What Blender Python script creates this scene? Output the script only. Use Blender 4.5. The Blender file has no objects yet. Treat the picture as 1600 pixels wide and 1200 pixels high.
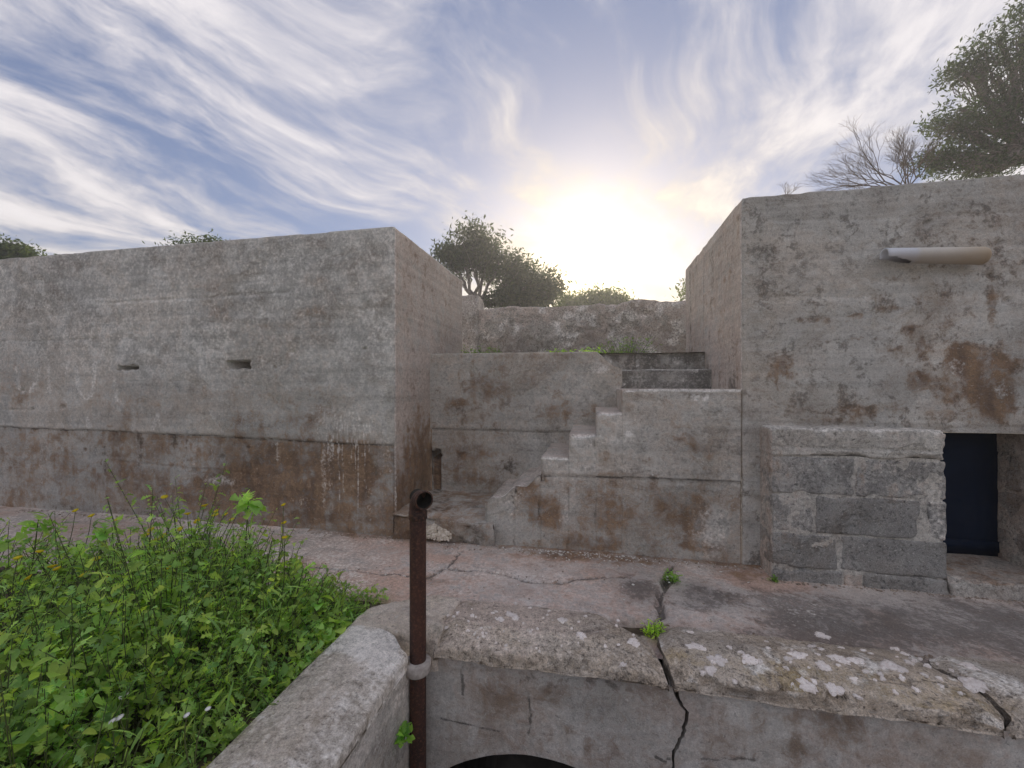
import bpy, math, random
import numpy as np
from mathutils import Vector

random.seed(7)
RNG = np.random.default_rng(11)
R = math.radians
sc = bpy.context.scene
col = sc.collection

# ------------------------------------------------------------------ camera
EYE = 1.65
YAW = R(11.3)
FPX = 640.0            # focal length in photo pixels (1600 wide)
VH = 604.0             # horizon row in the photo
cam_d = bpy.data.cameras.new('camera')
cam_d.sensor_width = 36.0
cam_d.lens = 36.0 * FPX / 1600.0
cam_d.clip_start = 0.05
cam_d.clip_end = 3000
cam_d.shift_y = (VH - 600) / 1600.0
cam = bpy.data.objects.new('camera', cam_d)
cam.location = (0, 0, EYE)
cam.rotation_euler = (R(90), 0, YAW)
col.objects.link(cam)
sc.camera = cam

# ------------------------------------------------------------------ exposure
sc.view_settings.view_transform = 'Standard'
sc.view_settings.look = 'None'
sc.view_settings.gamma = 1
sc.view_settings.use_curve_mapping = False
sc.view_settings.exposure = 2.5

SUN_EL = R(17.0)
CL_ROT, CL_OFF = 18, (9.4, 3.3, 0)
SUN_AZ = R(-0.5)       # from +Y towards +X
SUN_DIR = Vector((math.sin(SUN_AZ) * math.cos(SUN_EL), math.cos(SUN_AZ) * math.cos(SUN_EL), math.sin(SUN_EL)))


# ------------------------------------------------------------------ node helpers
class NT:
    def __init__(self, tree):
        self.t = tree
        self.n = tree.nodes
        self.l = tree.links

    def node(self, typ, **kw):
        n = self.n.new(typ)
        for k, v in kw.items():
            setattr(n, k, v)
        return n

    def put(self, sock, v):
        if v is None:
            return
        if hasattr(v, 'is_linked') or isinstance(v, bpy.types.NodeSocket):
            self.l.new(v, sock)
        else:
            if sock.type == 'RGBA' and len(v) == 3:
                v = (*v, 1)
            sock.default_value = v

    def math(self, op, a, b=None, c=None, clamp=False):
        n = self.node('ShaderNodeMath', operation=op, use_clamp=clamp)
        self.put(n.inputs[0], a)
        if b is not None:
            self.put(n.inputs[1], b)
        if c is not None:
            self.put(n.inputs[2], c)
        return n.outputs[0]

    def vmath(self, op, a, b=None):
        n = self.node('ShaderNodeVectorMath', operation=op)
        self.put(n.inputs[0], a)
        if b is not None:
            self.put(n.inputs[1], b)
        return n.outputs['Value'] if op in ('DOT_PRODUCT', 'LENGTH') else n.outputs[0]

    def scale(self, vec, s):
        return self.vmath('MULTIPLY', vec, s)

    def noise(self, vec, scale=1.0, detail=6.0, rough=0.55, dist=0.0):
        n = self.node('ShaderNodeTexNoise')
        self.put(n.inputs['Vector'], vec)
        n.inputs['Scale'].default_value = scale
        n.inputs['Detail'].default_value = detail
        n.inputs['Roughness'].default_value = rough
        n.inputs['Distortion'].default_value = dist
        return n.outputs['Fac']

    def voronoi(self, vec, scale=1.0, feature='F1', out='Distance', rnd=1.0):
        n = self.node('ShaderNodeTexVoronoi', feature=feature)
        self.put(n.inputs['Vector'], vec)
        n.inputs['Scale'].default_value = scale
        n.inputs['Randomness'].default_value = rnd
        return n.outputs[out]

    def ramp(self, v, lo, hi, a=0.0, b=1.0):
        n = self.node('ShaderNodeMapRange', interpolation_type='SMOOTHSTEP')
        self.put(n.inputs['Value'], v)
        n.inputs['From Min'].default_value = lo
        n.inputs['From Max'].default_value = hi
        n.inputs['To Min'].default_value = a
        n.inputs['To Max'].default_value = b
        return n.outputs['Result']

    def mix(self, f, a, b, blend='MIX'):
        n = self.node('ShaderNodeMix', data_type='RGBA', blend_type=blend)
        self.put(n.inputs[0], f)
        self.put(n.inputs[6], a)
        self.put(n.inputs[7], b)
        return n.outputs[2]

    def add(self, *xs):
        r = xs[0]
        for x in xs[1:]:
            r = self.math('ADD', r, x)
        return r

    def cen(self, x, amp):           # (x - .5) * amp
        return self.math('MULTIPLY_ADD', x, amp, -0.5 * amp)

    def mul(self, a, b):
        return self.math('MULTIPLY', a, b)


# ------------------------------------------------------------------ world: Nishita sky under drifting cirrus
world = bpy.data.worlds.new('World')
sc.world = world
world.use_nodes = True
w = NT(world.node_tree)
w.n.clear()
sky = w.node('ShaderNodeTexSky', sky_type='NISHITA', sun_disc=False)
sky.sun_elevation = SUN_EL
sky.sun_rotation = SUN_AZ
sky.altitude = 30
sky.air_density = 1.0
sky.dust_density = 1.0
sky.ozone_density = 2.5
tc = w.node('ShaderNodeTexCoord')
d = tc.outputs['Generated']
sep = w.node('ShaderNodeSeparateXYZ')
w.l.new(d, sep.inputs[0])
dz = w.math('MAXIMUM', sep.outputs['Z'], 0.0)
den = w.math('ADD', dz, 0.14)
comb = w.node('ShaderNodeCombineXYZ')
w.l.new(w.math('DIVIDE', sep.outputs['X'], den), comb.inputs[0])
w.l.new(w.math('DIVIDE', sep.outputs['Y'], den), comb.inputs[1])
# fibres run roughly along +Y, a little askew, bent by a broad noise
rot = w.node('ShaderNodeVectorRotate', rotation_type='Z_AXIS')
w.l.new(comb.outputs[0], rot.inputs['Vector'])
rot.inputs['Angle'].default_value = R(CL_ROT)


def warped(vec, sc_, amp, det=2):
    n_ = w.node('ShaderNodeTexNoise')
    w.l.new(vec, n_.inputs['Vector'])
    n_.inputs['Scale'].default_value = sc_
    n_.inputs['Detail'].default_value = det
    return w.vmath('ADD', vec, w.vmath('MULTIPLY', w.vmath('SUBTRACT', n_.outputs['Color'], (0.5, 0.5, 0.5)), (amp, amp, 0.0)))


def scaled(c, f):
    n = w.node('ShaderNodeVectorMath', operation='SCALE')
    n.inputs[0].default_value = c
    w.l.new(f, n.inputs['Scale'])
    return n.outputs[0]


cw = warped(rot.outputs[0], 0.8, 0.95)
cw2 = warped(cw, 5.0, 0.10, 4)
n_broad = w.noise(w.vmath('ADD', w.scale(cw, (1.0, 0.5, 1)), CL_OFF), 1.15, 3, 0.5)
n_fib = w.noise(w.vmath('ADD', w.scale(cw2, (2.4, 0.8, 1)), (8.3, 2.2, 0)), 2.6, 11, 0.64)
n_puff = w.noise(w.vmath('ADD', cw2, (1.3, 5.2, 0)), 3.0, 9, 0.64)
cm = w.add(w.cen(n_broad, 2.5), w.cen(n_fib, 1.9), w.cen(n_puff, 1.2))
cm = w.math('ADD', cm, w.ramp(dz, 0.0, 0.45, 0.35, 0.08))      # layers overlap towards the horizon
cover = w.ramp(cm, -0.36, 0.52)
thick = w.ramp(cm, 0.0, 0.8)
sd = w.math('MAXIMUM', w.vmath('DOT_PRODUCT', d, tuple(SUN_DIR)), 0.0)
g_wide = w.math('POWER', sd, 3.0)
g_mid = w.math('POWER', sd, 24.0)
g_core = w.math('POWER', sd, 230.0)
# light scattered forward by the thin ice cloud in front of the sun
hor = w.ramp(dz, 0.02, 0.50, 1.0, 0.0)
ccol = w.mix(hor, (1.32, 1.27, 1.34), (1.50, 1.39, 1.29))
ccol = w.mix(w.mul(thick, 0.75), ccol, (1.92, 1.82, 1.80))
ccol = w.mix(w.mul(g_mid, 0.9), ccol, w.vmath('MULTIPLY', ccol, (0.97, 0.88, 0.70)))
brk = w.ramp(w.add(w.cen(n_fib, 2.0), w.cen(n_puff, 1.6)), -0.45, 0.5, 0.55, 1.25)
ccol = w.vmath('ADD', ccol, scaled((0.45, 0.32, 0.08), w.mul(g_mid, brk)))
ccol = w.vmath('ADD', ccol, scaled((5.0, 4.1, 2.3), w.mul(g_core, brk)))
# clear air: Nishita, toned to the dull blue of the hour
skyc = w.vmath('MULTIPLY', sky.outputs[0], (0.17, 0.168, 0.18))
skyc = w.vmath('ADD', w.mix(0.45, skyc, (0.46, 0.57, 0.96)), scaled((0.45, 0.28, 0.0), g_mid))
sky_mix = w.mix(w.math('MULTIPLY', cover, 0.92), skyc, ccol)
bg = w.node('ShaderNodeBackground')
w.l.new(sky_mix, bg.inputs['Color'])
bg.inputs['Strength'].default_value = 0.1
wo = w.node('ShaderNodeOutputWorld')
w.l.new(bg.outputs[0], wo.inputs['Surface'])

# ------------------------------------------------------------------ sun (veiled by cirrus)
sun_d = bpy.data.lights.new('sun', 'SUN')
sun_d.energy = 0.55
sun_d.angle = R(11)
sun_d.color = (1.0, 0.86, 0.66)
sun = bpy.data.objects.new('sun', sun_d)
sun.rotation_euler = (-SUN_DIR).to_track_quat('-Z', 'Y').to_euler()
sun.location = (0, 30, 20)
col.objects.link(sun)


# ------------------------------------------------------------------ numpy noise
def _hash(ix, iy, iz, seed):
    h = (ix.astype(np.uint32) * np.uint32(374761393) + iy.astype(np.uint32) * np.uint32(668265263)
         + iz.astype(np.uint32) * np.uint32(2147483647 - 987654) + np.uint32(seed * 1013904223 & 0xffffffff))
    h = (h ^ (h >> np.uint32(13))) * np.uint32(1274126177)
    h = (h ^ (h >> np.uint32(16))) * np.uint32(2246822519)
    h = h ^ (h >> np.uint32(15))
    return h.astype(np.float64) / 4294967295.0


def vnoise(p, seed=0):
    with np.errstate(over='ignore'):
        f = np.floor(p)
        t = p - f
        t = t * t * (3 - 2 * t)
        i = f.astype(np.int64)
        r = 0
        for dx in (0, 1):
            wx = t[:, 0] if dx else 1 - t[:, 0]
            for dy in (0, 1):
                wy = t[:, 1] if dy else 1 - t[:, 1]
                for dzz in (0, 1):
                    wz = t[:, 2] if dzz else 1 - t[:, 2]
                    r = r + wx * wy * wz * _hash(i[:, 0] + dx, i[:, 1] + dy, i[:, 2] + dzz, seed)
    return r


def fbm(p, scale=1.0, octv=4, seed=0, gain=0.5):
    p = np.asarray(p, float) * np.asarray(scale, float)
    a, s, tot = 1.0, 0.0, 0.0
    for o in range(octv):
        s = s + a * vnoise(p + 17.3 * o, seed + o)
        tot += a
        a *= gain
        p = p * 2.03
    return s / tot           # 0..1


def sstep(x, lo, hi):
    t = np.clip((x - lo) / (hi - lo), 0, 1)
    return t * t * (3 - 2 * t)


# ------------------------------------------------------------------ surveying: photo rows and columns -> points of the place
CT, ST = math.cos(YAW), math.sin(YAW)


def ray(u, v):
    a = (u - 800.0) / FPX
    return np.array([-ST + a * CT, CT + a * ST, (VH - v) / FPX])


def onY(u, v, Y):
    r = ray(u, v)
    k = Y / r[1]
    return np.array([r[0] * k, Y, EYE + r[2] * k])


def onZ(u, v, z):
    r = ray(u, v)
    k = (z - EYE) / r[2]
    return np.array([r[0] * k, r[1] * k, z])


def onD(u, v, dep):
    r = ray(u, v)
    return np.array([r[0] * dep, r[1] * dep, EYE + r[2] * dep])


def seg_dist(P, poly):
    """distance of 2-D points P to a polyline, with the parameter along it"""
    best = np.full(len(P), 1e9)
    for a, b in zip(poly[:-1], poly[1:]):
        a = np.asarray(a, float)
        b = np.asarray(b, float)
        ab = b - a
        t = np.clip(((P - a) @ ab) / max(ab @ ab, 1e-9), 0, 1)
        dd = np.hypot(*(P - (a + t[:, None] * ab)).T)
        best = np.minimum(best, dd)
    return best


# ------------------------------------------------------------------ mesh helpers
def tag(o, label=None, cat=None, group=None, kind=None):
    if label:
        o['label'] = label
    if cat:
        o['category'] = cat
    if group:
        o['group'] = group
    if kind:
        o['kind'] = kind
    return o


def empty(name, loc, label, cat, group=None):
    o = bpy.data.objects.new(name, None)
    o.location = loc
    o.empty_display_size = 0.2
    col.objects.link(o)
    return tag(o, label, cat, group)


def mk(name, V, F, mat=None, parent=None, smooth=True, mask=None, colr=None):
    """V in place (world) coordinates; the object's origin is its parent's, or its own base"""
    V = np.asarray(V, float)
    if parent is not None:
        base = np.array(parent_world(parent))
    else:
        lo, hi = V.min(0), V.max(0)
        base = np.array([(lo[0] + hi[0]) / 2, (lo[1] + hi[1]) / 2, lo[2]])
    me = bpy.data.meshes.new(name)
    L = V - base
    if isinstance(F, np.ndarray):
        nf, k = F.shape
        me.vertices.add(len(L))
        me.vertices.foreach_set('co', L.astype(np.float32).ravel())
        me.loops.add(nf * k)
        me.loops.foreach_set('vertex_index', F.astype(np.int32).ravel())
        me.polygons.add(nf)
        me.polygons.foreach_set('loop_start', np.arange(0, nf * k, k, dtype=np.int32))
        me.update(calc_edges=True)
    else:
        me.from_pydata([tuple(x) for x in L], [], F)
        me.update()
    me.validate()
    if smooth:
        me.polygons.foreach_set('use_smooth', np.ones(len(me.polygons), dtype=bool))
    if mask is not None:
        a = me.attributes.new('mask', 'FLOAT_COLOR', 'POINT')
        a.data.foreach_set('color', np.asarray(mask, np.float32).ravel())
    if colr is not None:
        a = me.attributes.new('tint', 'FLOAT_COLOR', 'POINT')
        a.data.foreach_set('color', np.asarray(colr, np.float32).ravel())
    if mat:
        me.materials.append(mat)
    o = bpy.data.objects.new(name, me)
    col.objects.link(o)
    if parent is not None:
        o.parent = parent
    else:
        o.location = base
    return o


def parent_world(p):
    x = Vector(p.location)
    q = p.parent
    while q is not None:
        x = x + q.location
        q = q.parent
    return x


def ax(a, b, res, extra=()):
    n = max(1, int(round(abs(b - a) / res)))
    r = np.linspace(a, b, n + 1)
    if len(extra):
        r = np.unique(np.concatenate([r, [e for e in extra if min(a, b) < e < max(a, b)]]).round(5))
    return r


def box_grid(xs, ys, zs, skip=()):
    """surface of a box as welded grids; returns V, F, N (summed axis normals)"""
    Vs, Fs, off = [], [], 0

    def grid(A, B, fn, flip):
        nonlocal off
        ga, gb = np.meshgrid(A, B, indexing='ij')
        P = fn(ga.ravel(), gb.ravel())
        na, nb = len(A), len(B)
        i = np.arange((na - 1) * (nb - 1))
        r, c = i // (nb - 1), i % (nb - 1)
        v0 = r * nb + c
        q = np.stack([v0, v0 + nb, v0 + nb + 1, v0 + 1], 1)
        if flip:
            q = q[:, ::-1]
        Vs.append(P)
        Fs.append(q + off)
        off += len(P)

    o = lambda v, n: np.full_like(n, v)
    if '-y' not in skip:
        grid(xs, zs, lambda a, b: np.stack([a, o(ys[0], a), b], 1), False)
    if '+y' not in skip:
        grid(xs, zs, lambda a, b: np.stack([a, o(ys[-1], a), b], 1), True)
    if '-x' not in skip:
        grid(ys, zs, lambda a, b: np.stack([o(xs[0], a), a, b], 1), True)
    if '+x' not in skip:
        grid(ys, zs, lambda a, b: np.stack([o(xs[-1], a), a, b], 1), False)
    if '-z' not in skip:
        grid(xs, ys, lambda a, b: np.stack([a, b, o(zs[0], a)], 1), True)
    if '+z' not in skip:
        grid(xs, ys, lambda a, b: np.stack([a, b, o(zs[-1], a)], 1), False)
    V = np.concatenate(Vs)
    F = np.concatenate(Fs)
    key = np.round(V * 20000).astype(np.int64)
    _, idx, inv = np.unique(key, axis=0, return_index=True, return_inverse=True)
    V = V[idx]
    F = inv.ravel()[F]
    N = np.zeros_like(V)
    e = 1e-6
    N[:, 0] += (np.abs(V[:, 0] - xs[-1]) < e) * 1.0 - (np.abs(V[:, 0] - xs[0]) < e) * 1.0
    N[:, 1] += (np.abs(V[:, 1] - ys[-1]) < e) * 1.0 - (np.abs(V[:, 1] - ys[0]) < e) * 1.0
    N[:, 2] += (np.abs(V[:, 2] - zs[-1]) < e) * 1.0 - (np.abs(V[:, 2] - zs[0]) < e) * 1.0
    return V, F, N


def wear(V, lo, hi, faces, amt=0.02, r=0.04, seed=3, scale=5):
    """round and chip the edges of a box between the named faces; returns the offset"""
    D = {}
    D['-x'] = V[:, 0] - lo[0]
    D['+x'] = hi[0] - V[:, 0]
    D['-y'] = V[:, 1] - lo[1]
    D['+y'] = hi[1] - V[:, 1]
    D['-z'] = V[:, 2] - lo[2]
    D['+z'] = hi[2] - V[:, 2]
    inw = {'-x': (1, 0, 0), '+x': (-1, 0, 0), '-y': (0, 1, 0), '+y': (0, -1, 0), '-z': (0, 0, 1), '+z': (0, 0, -1)}
    off = np.zeros_like(V)
    n = fbm(V, scale, 4, seed)
    chip = 0.35 + 1.6 * sstep(n, 0.48, 0.72)
    for i in range(len(faces)):
        for j in range(i + 1, len(faces)):
            a, b = faces[i], faces[j]
            if a[1] == b[1]:
                continue
            k = np.maximum(0, 1 - np.maximum(D[a], D[b]) / (r * chip + 1e-6))
            k = (k ** 1.5 * amt * chip)[:, None]
            off += k * (np.array(inw[a]) + np.array(inw[b]))
    return off


# ------------------------------------------------------------------ materials
MATS = {}


def concrete(name, dark, light, warm=(0.36, 0.27, 0.22), rust=(0.135, 0.08, 0.05), rust2=(0.31, 0.195, 0.11),
             black=(0.055, 0.055, 0.05), pale=(0.80, 0.77, 0.72), pink=(0.58, 0.475, 0.405), board=0.5, speck=1.0,
             bump=0.5, warm_amt=0.6, rough=0.93, brown=(0.33, 0.265, 0.21), brown_amt=0.6):
    m = bpy.data.materials.new(name)
    m.use_nodes = True
    t = NT(m.node_tree)
    t.n.clear()
    pos = t.node('ShaderNodeNewGeometry').outputs['Position']
    at = t.node('ShaderNodeAttribute', attribute_name='mask')
    sp = t.node('ShaderNodeSeparateColor')
    t.l.new(at.outputs['Color'], sp.inputs[0])
    aR, aG, aB, aA = sp.outputs[0], sp.outputs[1], sp.outputs[2], at.outputs['Alpha']
    n1 = t.noise(pos, 1.1, 5, 0.6, 0.3)
    n2 = t.noise(t.vmath('ADD', pos, (4.1, 2.2, 7.7)), 5.5, 8, 0.62, 0.5)
    n3 = t.noise(pos, 34, 5, 0.65)
    n4 = t.noise(pos, 120, 3, 0.7)
    n5 = t.noise(t.vmath('ADD', pos, (1.1, 9.2, 3.7)), 13, 6, 0.65, 0.8)
    stk = t.noise(t.scale(pos, (11, 11, 0.7)), 1.0, 5, 0.6, 0.2)
    brd = t.noise(t.scale(pos, (0.35, 0.35, 16)), 1.0, 4, 0.6, 0.05)
    c = t.mix(t.ramp(t.add(t.mul(n1, 0.5), t.mul(n2, 0.5)), 0.38, 0.62), dark, light)
    c = t.mix(t.mul(t.ramp(t.add(t.mul(n1, 0.6), t.mul(n5, 0.4)), 0.44, 0.60), warm_amt), c, warm)
    nB = t.noise(t.vmath('ADD', t.scale(pos, (1, 1, 1.35)), (3.3, 8.1, 5.2)), 1.25, 10, 0.66, 0.9)
    nC = t.noise(t.vmath('ADD', pos, (13.3, 2.1, 1.2)), 3.1, 9, 0.66, 0.6)
    c = t.mix(t.mul(t.ramp(t.add(t.mul(nB, 0.7), t.mul(nC, 0.3)), 0.47, 0.66), brown_amt), c, brown)
    c = t.mix(t.mul(t.ramp(nC, 0.54, 0.72), 0.28), c, tuple(x * 0.55 for x in dark))
    # patches where the outer skin has come away
    pk = t.ramp(t.noise(t.vmath('ADD', t.scale(pos, (1, 1, 1.5)), (9, 4, 2)), 1.5, 9, 0.68, 0.7), 0.535, 0.565)
    c = t.mix(t.mul(pk, 0.5 if board else 0.3), c, t.vmath('MULTIPLY', c, (0.80, 0.76, 0.71)))
    # pink-buff lime skin; on the bunker flanks, warm sky glow painted in
    mA = t.ramp(t.add(aA, t.cen(n2, 1.5), t.cen(n5, 1.1), t.cen(stk, 0.5)), 0.20, 0.85)
    c = t.mix(t.mul(mA, 0.85), c, t.mix(t.ramp(n5, 0.35, 0.68), pink, tuple(x * 0.72 for x in pink)))
    # iron-brown stain
    mR = t.ramp(t.add(aR, t.cen(n2, 1.5), t.cen(n5, 1.0), t.cen(stk, 0.6), t.cen(n1, 1.0), t.cen(n3, 0.5), t.cen(brd, 0.9 * board)), 0.22, 0.92)
    c = t.mix(t.mul(mR, 0.92), c, t.mix(t.ramp(t.add(t.mul(n5, 0.5), t.mul(stk, 0.5)), 0.36, 0.66), rust, rust2))
    # black crust lichen; also shade painted into vent slots and slab gaps
    mG = t.ramp(t.add(aG, t.cen(n3, 1.5), t.cen(n2, 1.4), t.cen(n5, 1.2), t.cen(stk, 0.25)), 0.26, 0.90)
    c = t.mix(t.mul(mG, 0.8), c, black)
    # pale efflorescence; also the glare veil painted on the left bunker's top
    mB = t.ramp(t.add(aB, t.cen(n3, 1.3), t.cen(n5, 1.1), t.cen(n2, 0.9), t.cen(stk, 0.35)), 0.22, 0.92)
    c = t.mix(t.mul(mB, 0.78), c, pale)
    # grain: sand, pits, board marks
    gr = t.math('MAXIMUM', t.add(t.cen(n3, 1.7 * speck), t.cen(n4, 1.6 * speck), t.cen(brd, 1.3 * board), t.cen(n5, 0.9 * speck), t.cen(n2, 0.5 * speck), 1.0), 0.3)
    c = t.vmath('MULTIPLY', c, t_comb(t, gr))
    nL = t.noise(t.vmath('ADD', pos, (5, 1, 8)), 0.55, 6, 0.6, 0.6)
    c = t.vmath('MULTIPLY', c, t_comb(t, t.ramp(nL, 0.30, 0.68, 0.84, 1.12)))
    pit = t.ramp(t.noise(t.vmath('ADD', pos, (7, 3, 1)), 46, 2, 0.5), 0.64, 0.72)
    c = t.mix(t.mul(pit, 0.55 * speck), c, tuple(x * 0.35 for x in dark))
    wht = t.ramp(t.noise(t.vmath('ADD', pos, (2, 13, 5)), 58, 2, 0.5), 0.66, 0.73)
    c = t.mix(t.mul(wht, 0.35 * speck), c, pale)
    bs = t.node('ShaderNodeBsdfPrincipled')
    t.put(bs.inputs['Base Color'], c)
    bs.inputs['Roughness'].default_value = rough
    bs.inputs['Specular IOR Level'].default_value = 0.25
    h = t.add(t.mul(n3, 0.55), t.mul(n4, 0.22), t.mul(n5, 0.8), t.mul(brd, 0.9 * board), t.mul(pit, -0.6), t.mul(pk, -0.5))
    bp = t.node('ShaderNodeBump')
    bp.inputs['Strength'].default_value = bump
    bp.inputs['Distance'].default_value = 0.022
    t.l.new(h, bp.inputs['Height'])
    t.l.new(bp.outputs[0], bs.inputs['Normal'])
    out = t.node('ShaderNodeOutputMaterial')
    t.l.new(bs.outputs[0], out.inputs[0])
    MATS[name] = m
    return m


def t_comb(t, v):
    n = t.node('ShaderNodeCombineXYZ')
    for i in range(3):
        t.l.new(v, n.inputs[i])
    return n.outputs[0]


def simple(name, c1, c2, scale=20, rough=0.8, bump=0.2, spec=0.3, metal=0.0, trans=None, tint=False, dist=0.01):
    m = bpy.data.materials.new(name)
    m.use_nodes = True
    t = NT(m.node_tree)
    t.n.clear()
    pos = t.node('ShaderNodeNewGeometry').outputs['Position']
    n = t.noise(pos, scale, 6, 0.6, 0.3)
    c = t.mix(t.ramp(n, 0.32, 0.68), c1, c2)
    if tint:
        at = t.node('ShaderNodeAttribute', attribute_name='tint')
        c = t.mix(1.0, c, at.outputs['Color'], 'MULTIPLY')
    bs = t.node('ShaderNodeBsdfPrincipled')
    t.put(bs.inputs['Base Color'], c)
    bs.inputs['Roughness'].default_value = rough
    bs.inputs['Specular IOR Level'].default_value = spec
    bs.inputs['Metallic'].default_value = metal
    if bump:
        bp = t.node('ShaderNodeBump')
        bp.inputs['Strength'].default_value = bump
        bp.inputs['Distance'].default_value = dist
        t.l.new(n, bp.inputs['Height'])
        t.l.new(bp.outputs[0], bs.inputs['Normal'])
    sh = bs.outputs[0]
    if trans:
        tr = t.node('ShaderNodeBsdfTranslucent')
        t.put(tr.inputs['Color'], t.mix(1.0, c, trans, 'MULTIPLY'))
        mx = t.node('ShaderNodeMixShader')
        mx.inputs[0].default_value = 0.5
        t.l.new(sh, mx.inputs[1])
        t.l.new(tr.outputs[0], mx.inputs[2])
        sh = mx.outputs[0]
    out = t.node('ShaderNodeOutputMaterial')
    t.l.new(sh, out.inputs[0])
    MATS[name] = m
    return m


M_BUNK = concrete('weathered_concrete', speck=0.68, bump=0.36, dark=(0.48, 0.465, 0.43), light=(0.66, 0.645, 0.60), warm=(0.54, 0.47, 0.395))
M_STAIR = concrete('stair_concrete', speck=0.75, dark=(0.48, 0.46, 0.42), light=(0.66, 0.635, 0.58), warm=(0.54, 0.46, 0.385))
M_WALK = concrete('walkway_concrete', (0.52, 0.47, 0.43), (0.74, 0.69, 0.64), brown=(0.40, 0.27, 0.20), brown_amt=0.6, pink=(0.64, 0.44, 0.345), board=0.0,
                  black=(0.12, 0.11, 0.10), warm=(0.56, 0.44, 0.37), speck=0.7, bump=0.45)
M_COPE = concrete('coping_limestone', (0.48, 0.42, 0.35), (0.68, 0.60, 0.51), board=0.0, bump=0.8, speck=1.3, brown_amt=0.55, brown=(0.34, 0.27, 0.20),
                  warm=(0.52, 0.42, 0.31), black=(0.08, 0.07, 0.06), rust=(0.30, 0.21, 0.09), rust2=(0.36, 0.28, 0.14))
M_COPE2 = concrete('pale_coping', (0.56, 0.50, 0.425), (0.76, 0.69, 0.60), board=0.0, bump=0.6, speck=0.9, brown_amt=0.3, brown=(0.40, 0.32, 0.24),
                   warm=(0.60, 0.50, 0.39), black=(0.13, 0.11, 0.09), rust=(0.30, 0.21, 0.12), rust2=(0.42, 0.31, 0.19))
M_PIT = concrete('pit_plaster', (0.50, 0.485, 0.45), (0.67, 0.65, 0.61), board=0.0, bump=0.35, speck=0.6,
                 rust=(0.17, 0.125, 0.09), rust2=(0.27, 0.205, 0.15))
M_REAR = concrete('lichened_rubble_wall', (0.42, 0.395, 0.35), (0.60, 0.555, 0.50), board=0.0, bump=1.0, speck=1.3, brown_amt=0.35)
M_BLOCK = concrete('limestone_block', (0.27, 0.265, 0.25), (0.45, 0.44, 0.41), board=0.0, bump=0.7, speck=1.1, brown_amt=0.2, warm_amt=0.2,
                   black=(0.085, 0.083, 0.075))
M_MORTAR = concrete('mortar', (0.47, 0.45, 0.405), (0.63, 0.605, 0.55), warm_amt=0.3, brown_amt=0.3, board=0.0, bump=0.8, speck=1.0)
M_SOIL = simple('soil', (0.07, 0.055, 0.04), (0.15, 0.12, 0.09), 14, 1.0, 0.6, 0.1)
M_GROUND = simple('dry_ground', (0.26, 0.23, 0.16), (0.40, 0.36, 0.28), 0.6, 1.0, 0.3, 0.1)
M_DOOR = simple('navy_door_paint', (0.004, 0.011, 0.030), (0.006, 0.015, 0.038), 3, 0.7, 0.1, 0.2)
M_BLACK = simple('hollow_shade_black', (0.012, 0.012, 0.012), (0.03, 0.028, 0.026), 5, 1.0, 0.3, 0.1)  # near-black colour puts in the shade inside tunnel, crack and pipe bore
M_LICHEN = simple('pale_lichen', (0.80, 0.71, 0.65), (0.95, 0.89, 0.84), 55, 1.0, 0.7, 0.05)
_t = NT(M_LICHEN.node_tree)
_oi = _t.node('ShaderNodeObjectInfo').outputs['Random']
_pos = _t.node('ShaderNodeNewGeometry').outputs['Position']
_bs = [n for n in _t.n if n.type == 'BSDF_PRINCIPLED'][0]
_old = _bs.inputs['Base Color'].links[0].from_socket
_c = _t.vmath('MULTIPLY', _old, t_comb(_t, _t.math('MULTIPLY_ADD', _oi, 0.30, 0.85)))
_c = _t.mix(_t.ramp(_t.noise(_pos, 90, 4, 0.7), 0.56, 0.70), _c, (0.34, 0.30, 0.25))
_t.l.new(_c, _bs.inputs['Base Color'])
M_PEBBLE = simple('aggregate_pebble', (0.55, 0.47, 0.37), (0.80, 0.73, 0.63), 30, 0.9, 0.3, 0.2)
M_PETAL = simple('white_petal', (0.70, 0.66, 0.60), (0.82, 0.80, 0.76), 30, 0.9, 0.0, 0.1)
M_COLLAR = simple('grey_collar', (0.36, 0.32, 0.29), (0.52, 0.48, 0.44), 30, 0.9, 0.5, 0.2)


# ------------------------------------------------------------------ stain painting (stains with shapes of their own)
def blobs_on_plane(items, to_plane):
    """items (u, v, ru, rv, channel, strength) in photo px -> plane coordinates"""
    out = []
    for (u, v, ru, rv, ch, s) in items:
        c = to_plane(u, v)
        ex = to_plane(u + ru, v)
        ez = to_plane(u, v + rv)
        out.append((c, abs(ex[0] - c[0]) + 1e-3, np.hypot(*(ez - c)) + 1e-3, ch, s))
    return out


def paint(P2, mask, blobs, seed=5, rough=0.45, P3=None):
    n = fbm(P3 if P3 is not None else np.c_[P2, np.zeros(len(P2))], 2.2, 5, seed, 0.6) - 0.5
    for (c, rx, rz, ch, s) in blobs:
        dd = np.hypot((P2[:, 0] - c[0]) / rx, (P2[:, 1] - c[1]) / rz)
        k = np.clip((1.25 - dd + n * rough * 3.4) / 1.0, 0, 1) * s
        mask[:, ch] = np.maximum(mask[:, ch], k) if s > 0 else np.clip(mask[:, ch] + k, 0, 1)
    return mask


def strokes(P2, mask, polys, ch, wdt, s, to_plane, seed=9, wob=0.06):
    Q3 = np.c_[P2, np.zeros(len(P2))]
    n = fbm(Q3, 14, 3, seed)
    P2 = P2 + (np.c_[fbm(Q3, 6, 4, seed + 3), fbm(Q3, 6, 4, seed + 7)] - .5) * wob
    for poly in polys:
        pp = [to_plane(u, v) for u, v in poly]
        dd = seg_dist(P2, pp)
        k = sstep(wdt * (0.2 + 1.6 * n) - dd, -wdt * 0.6, wdt * 0.6) * s
        mask[:, ch] = np.maximum(mask[:, ch], k)
    return mask


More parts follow.
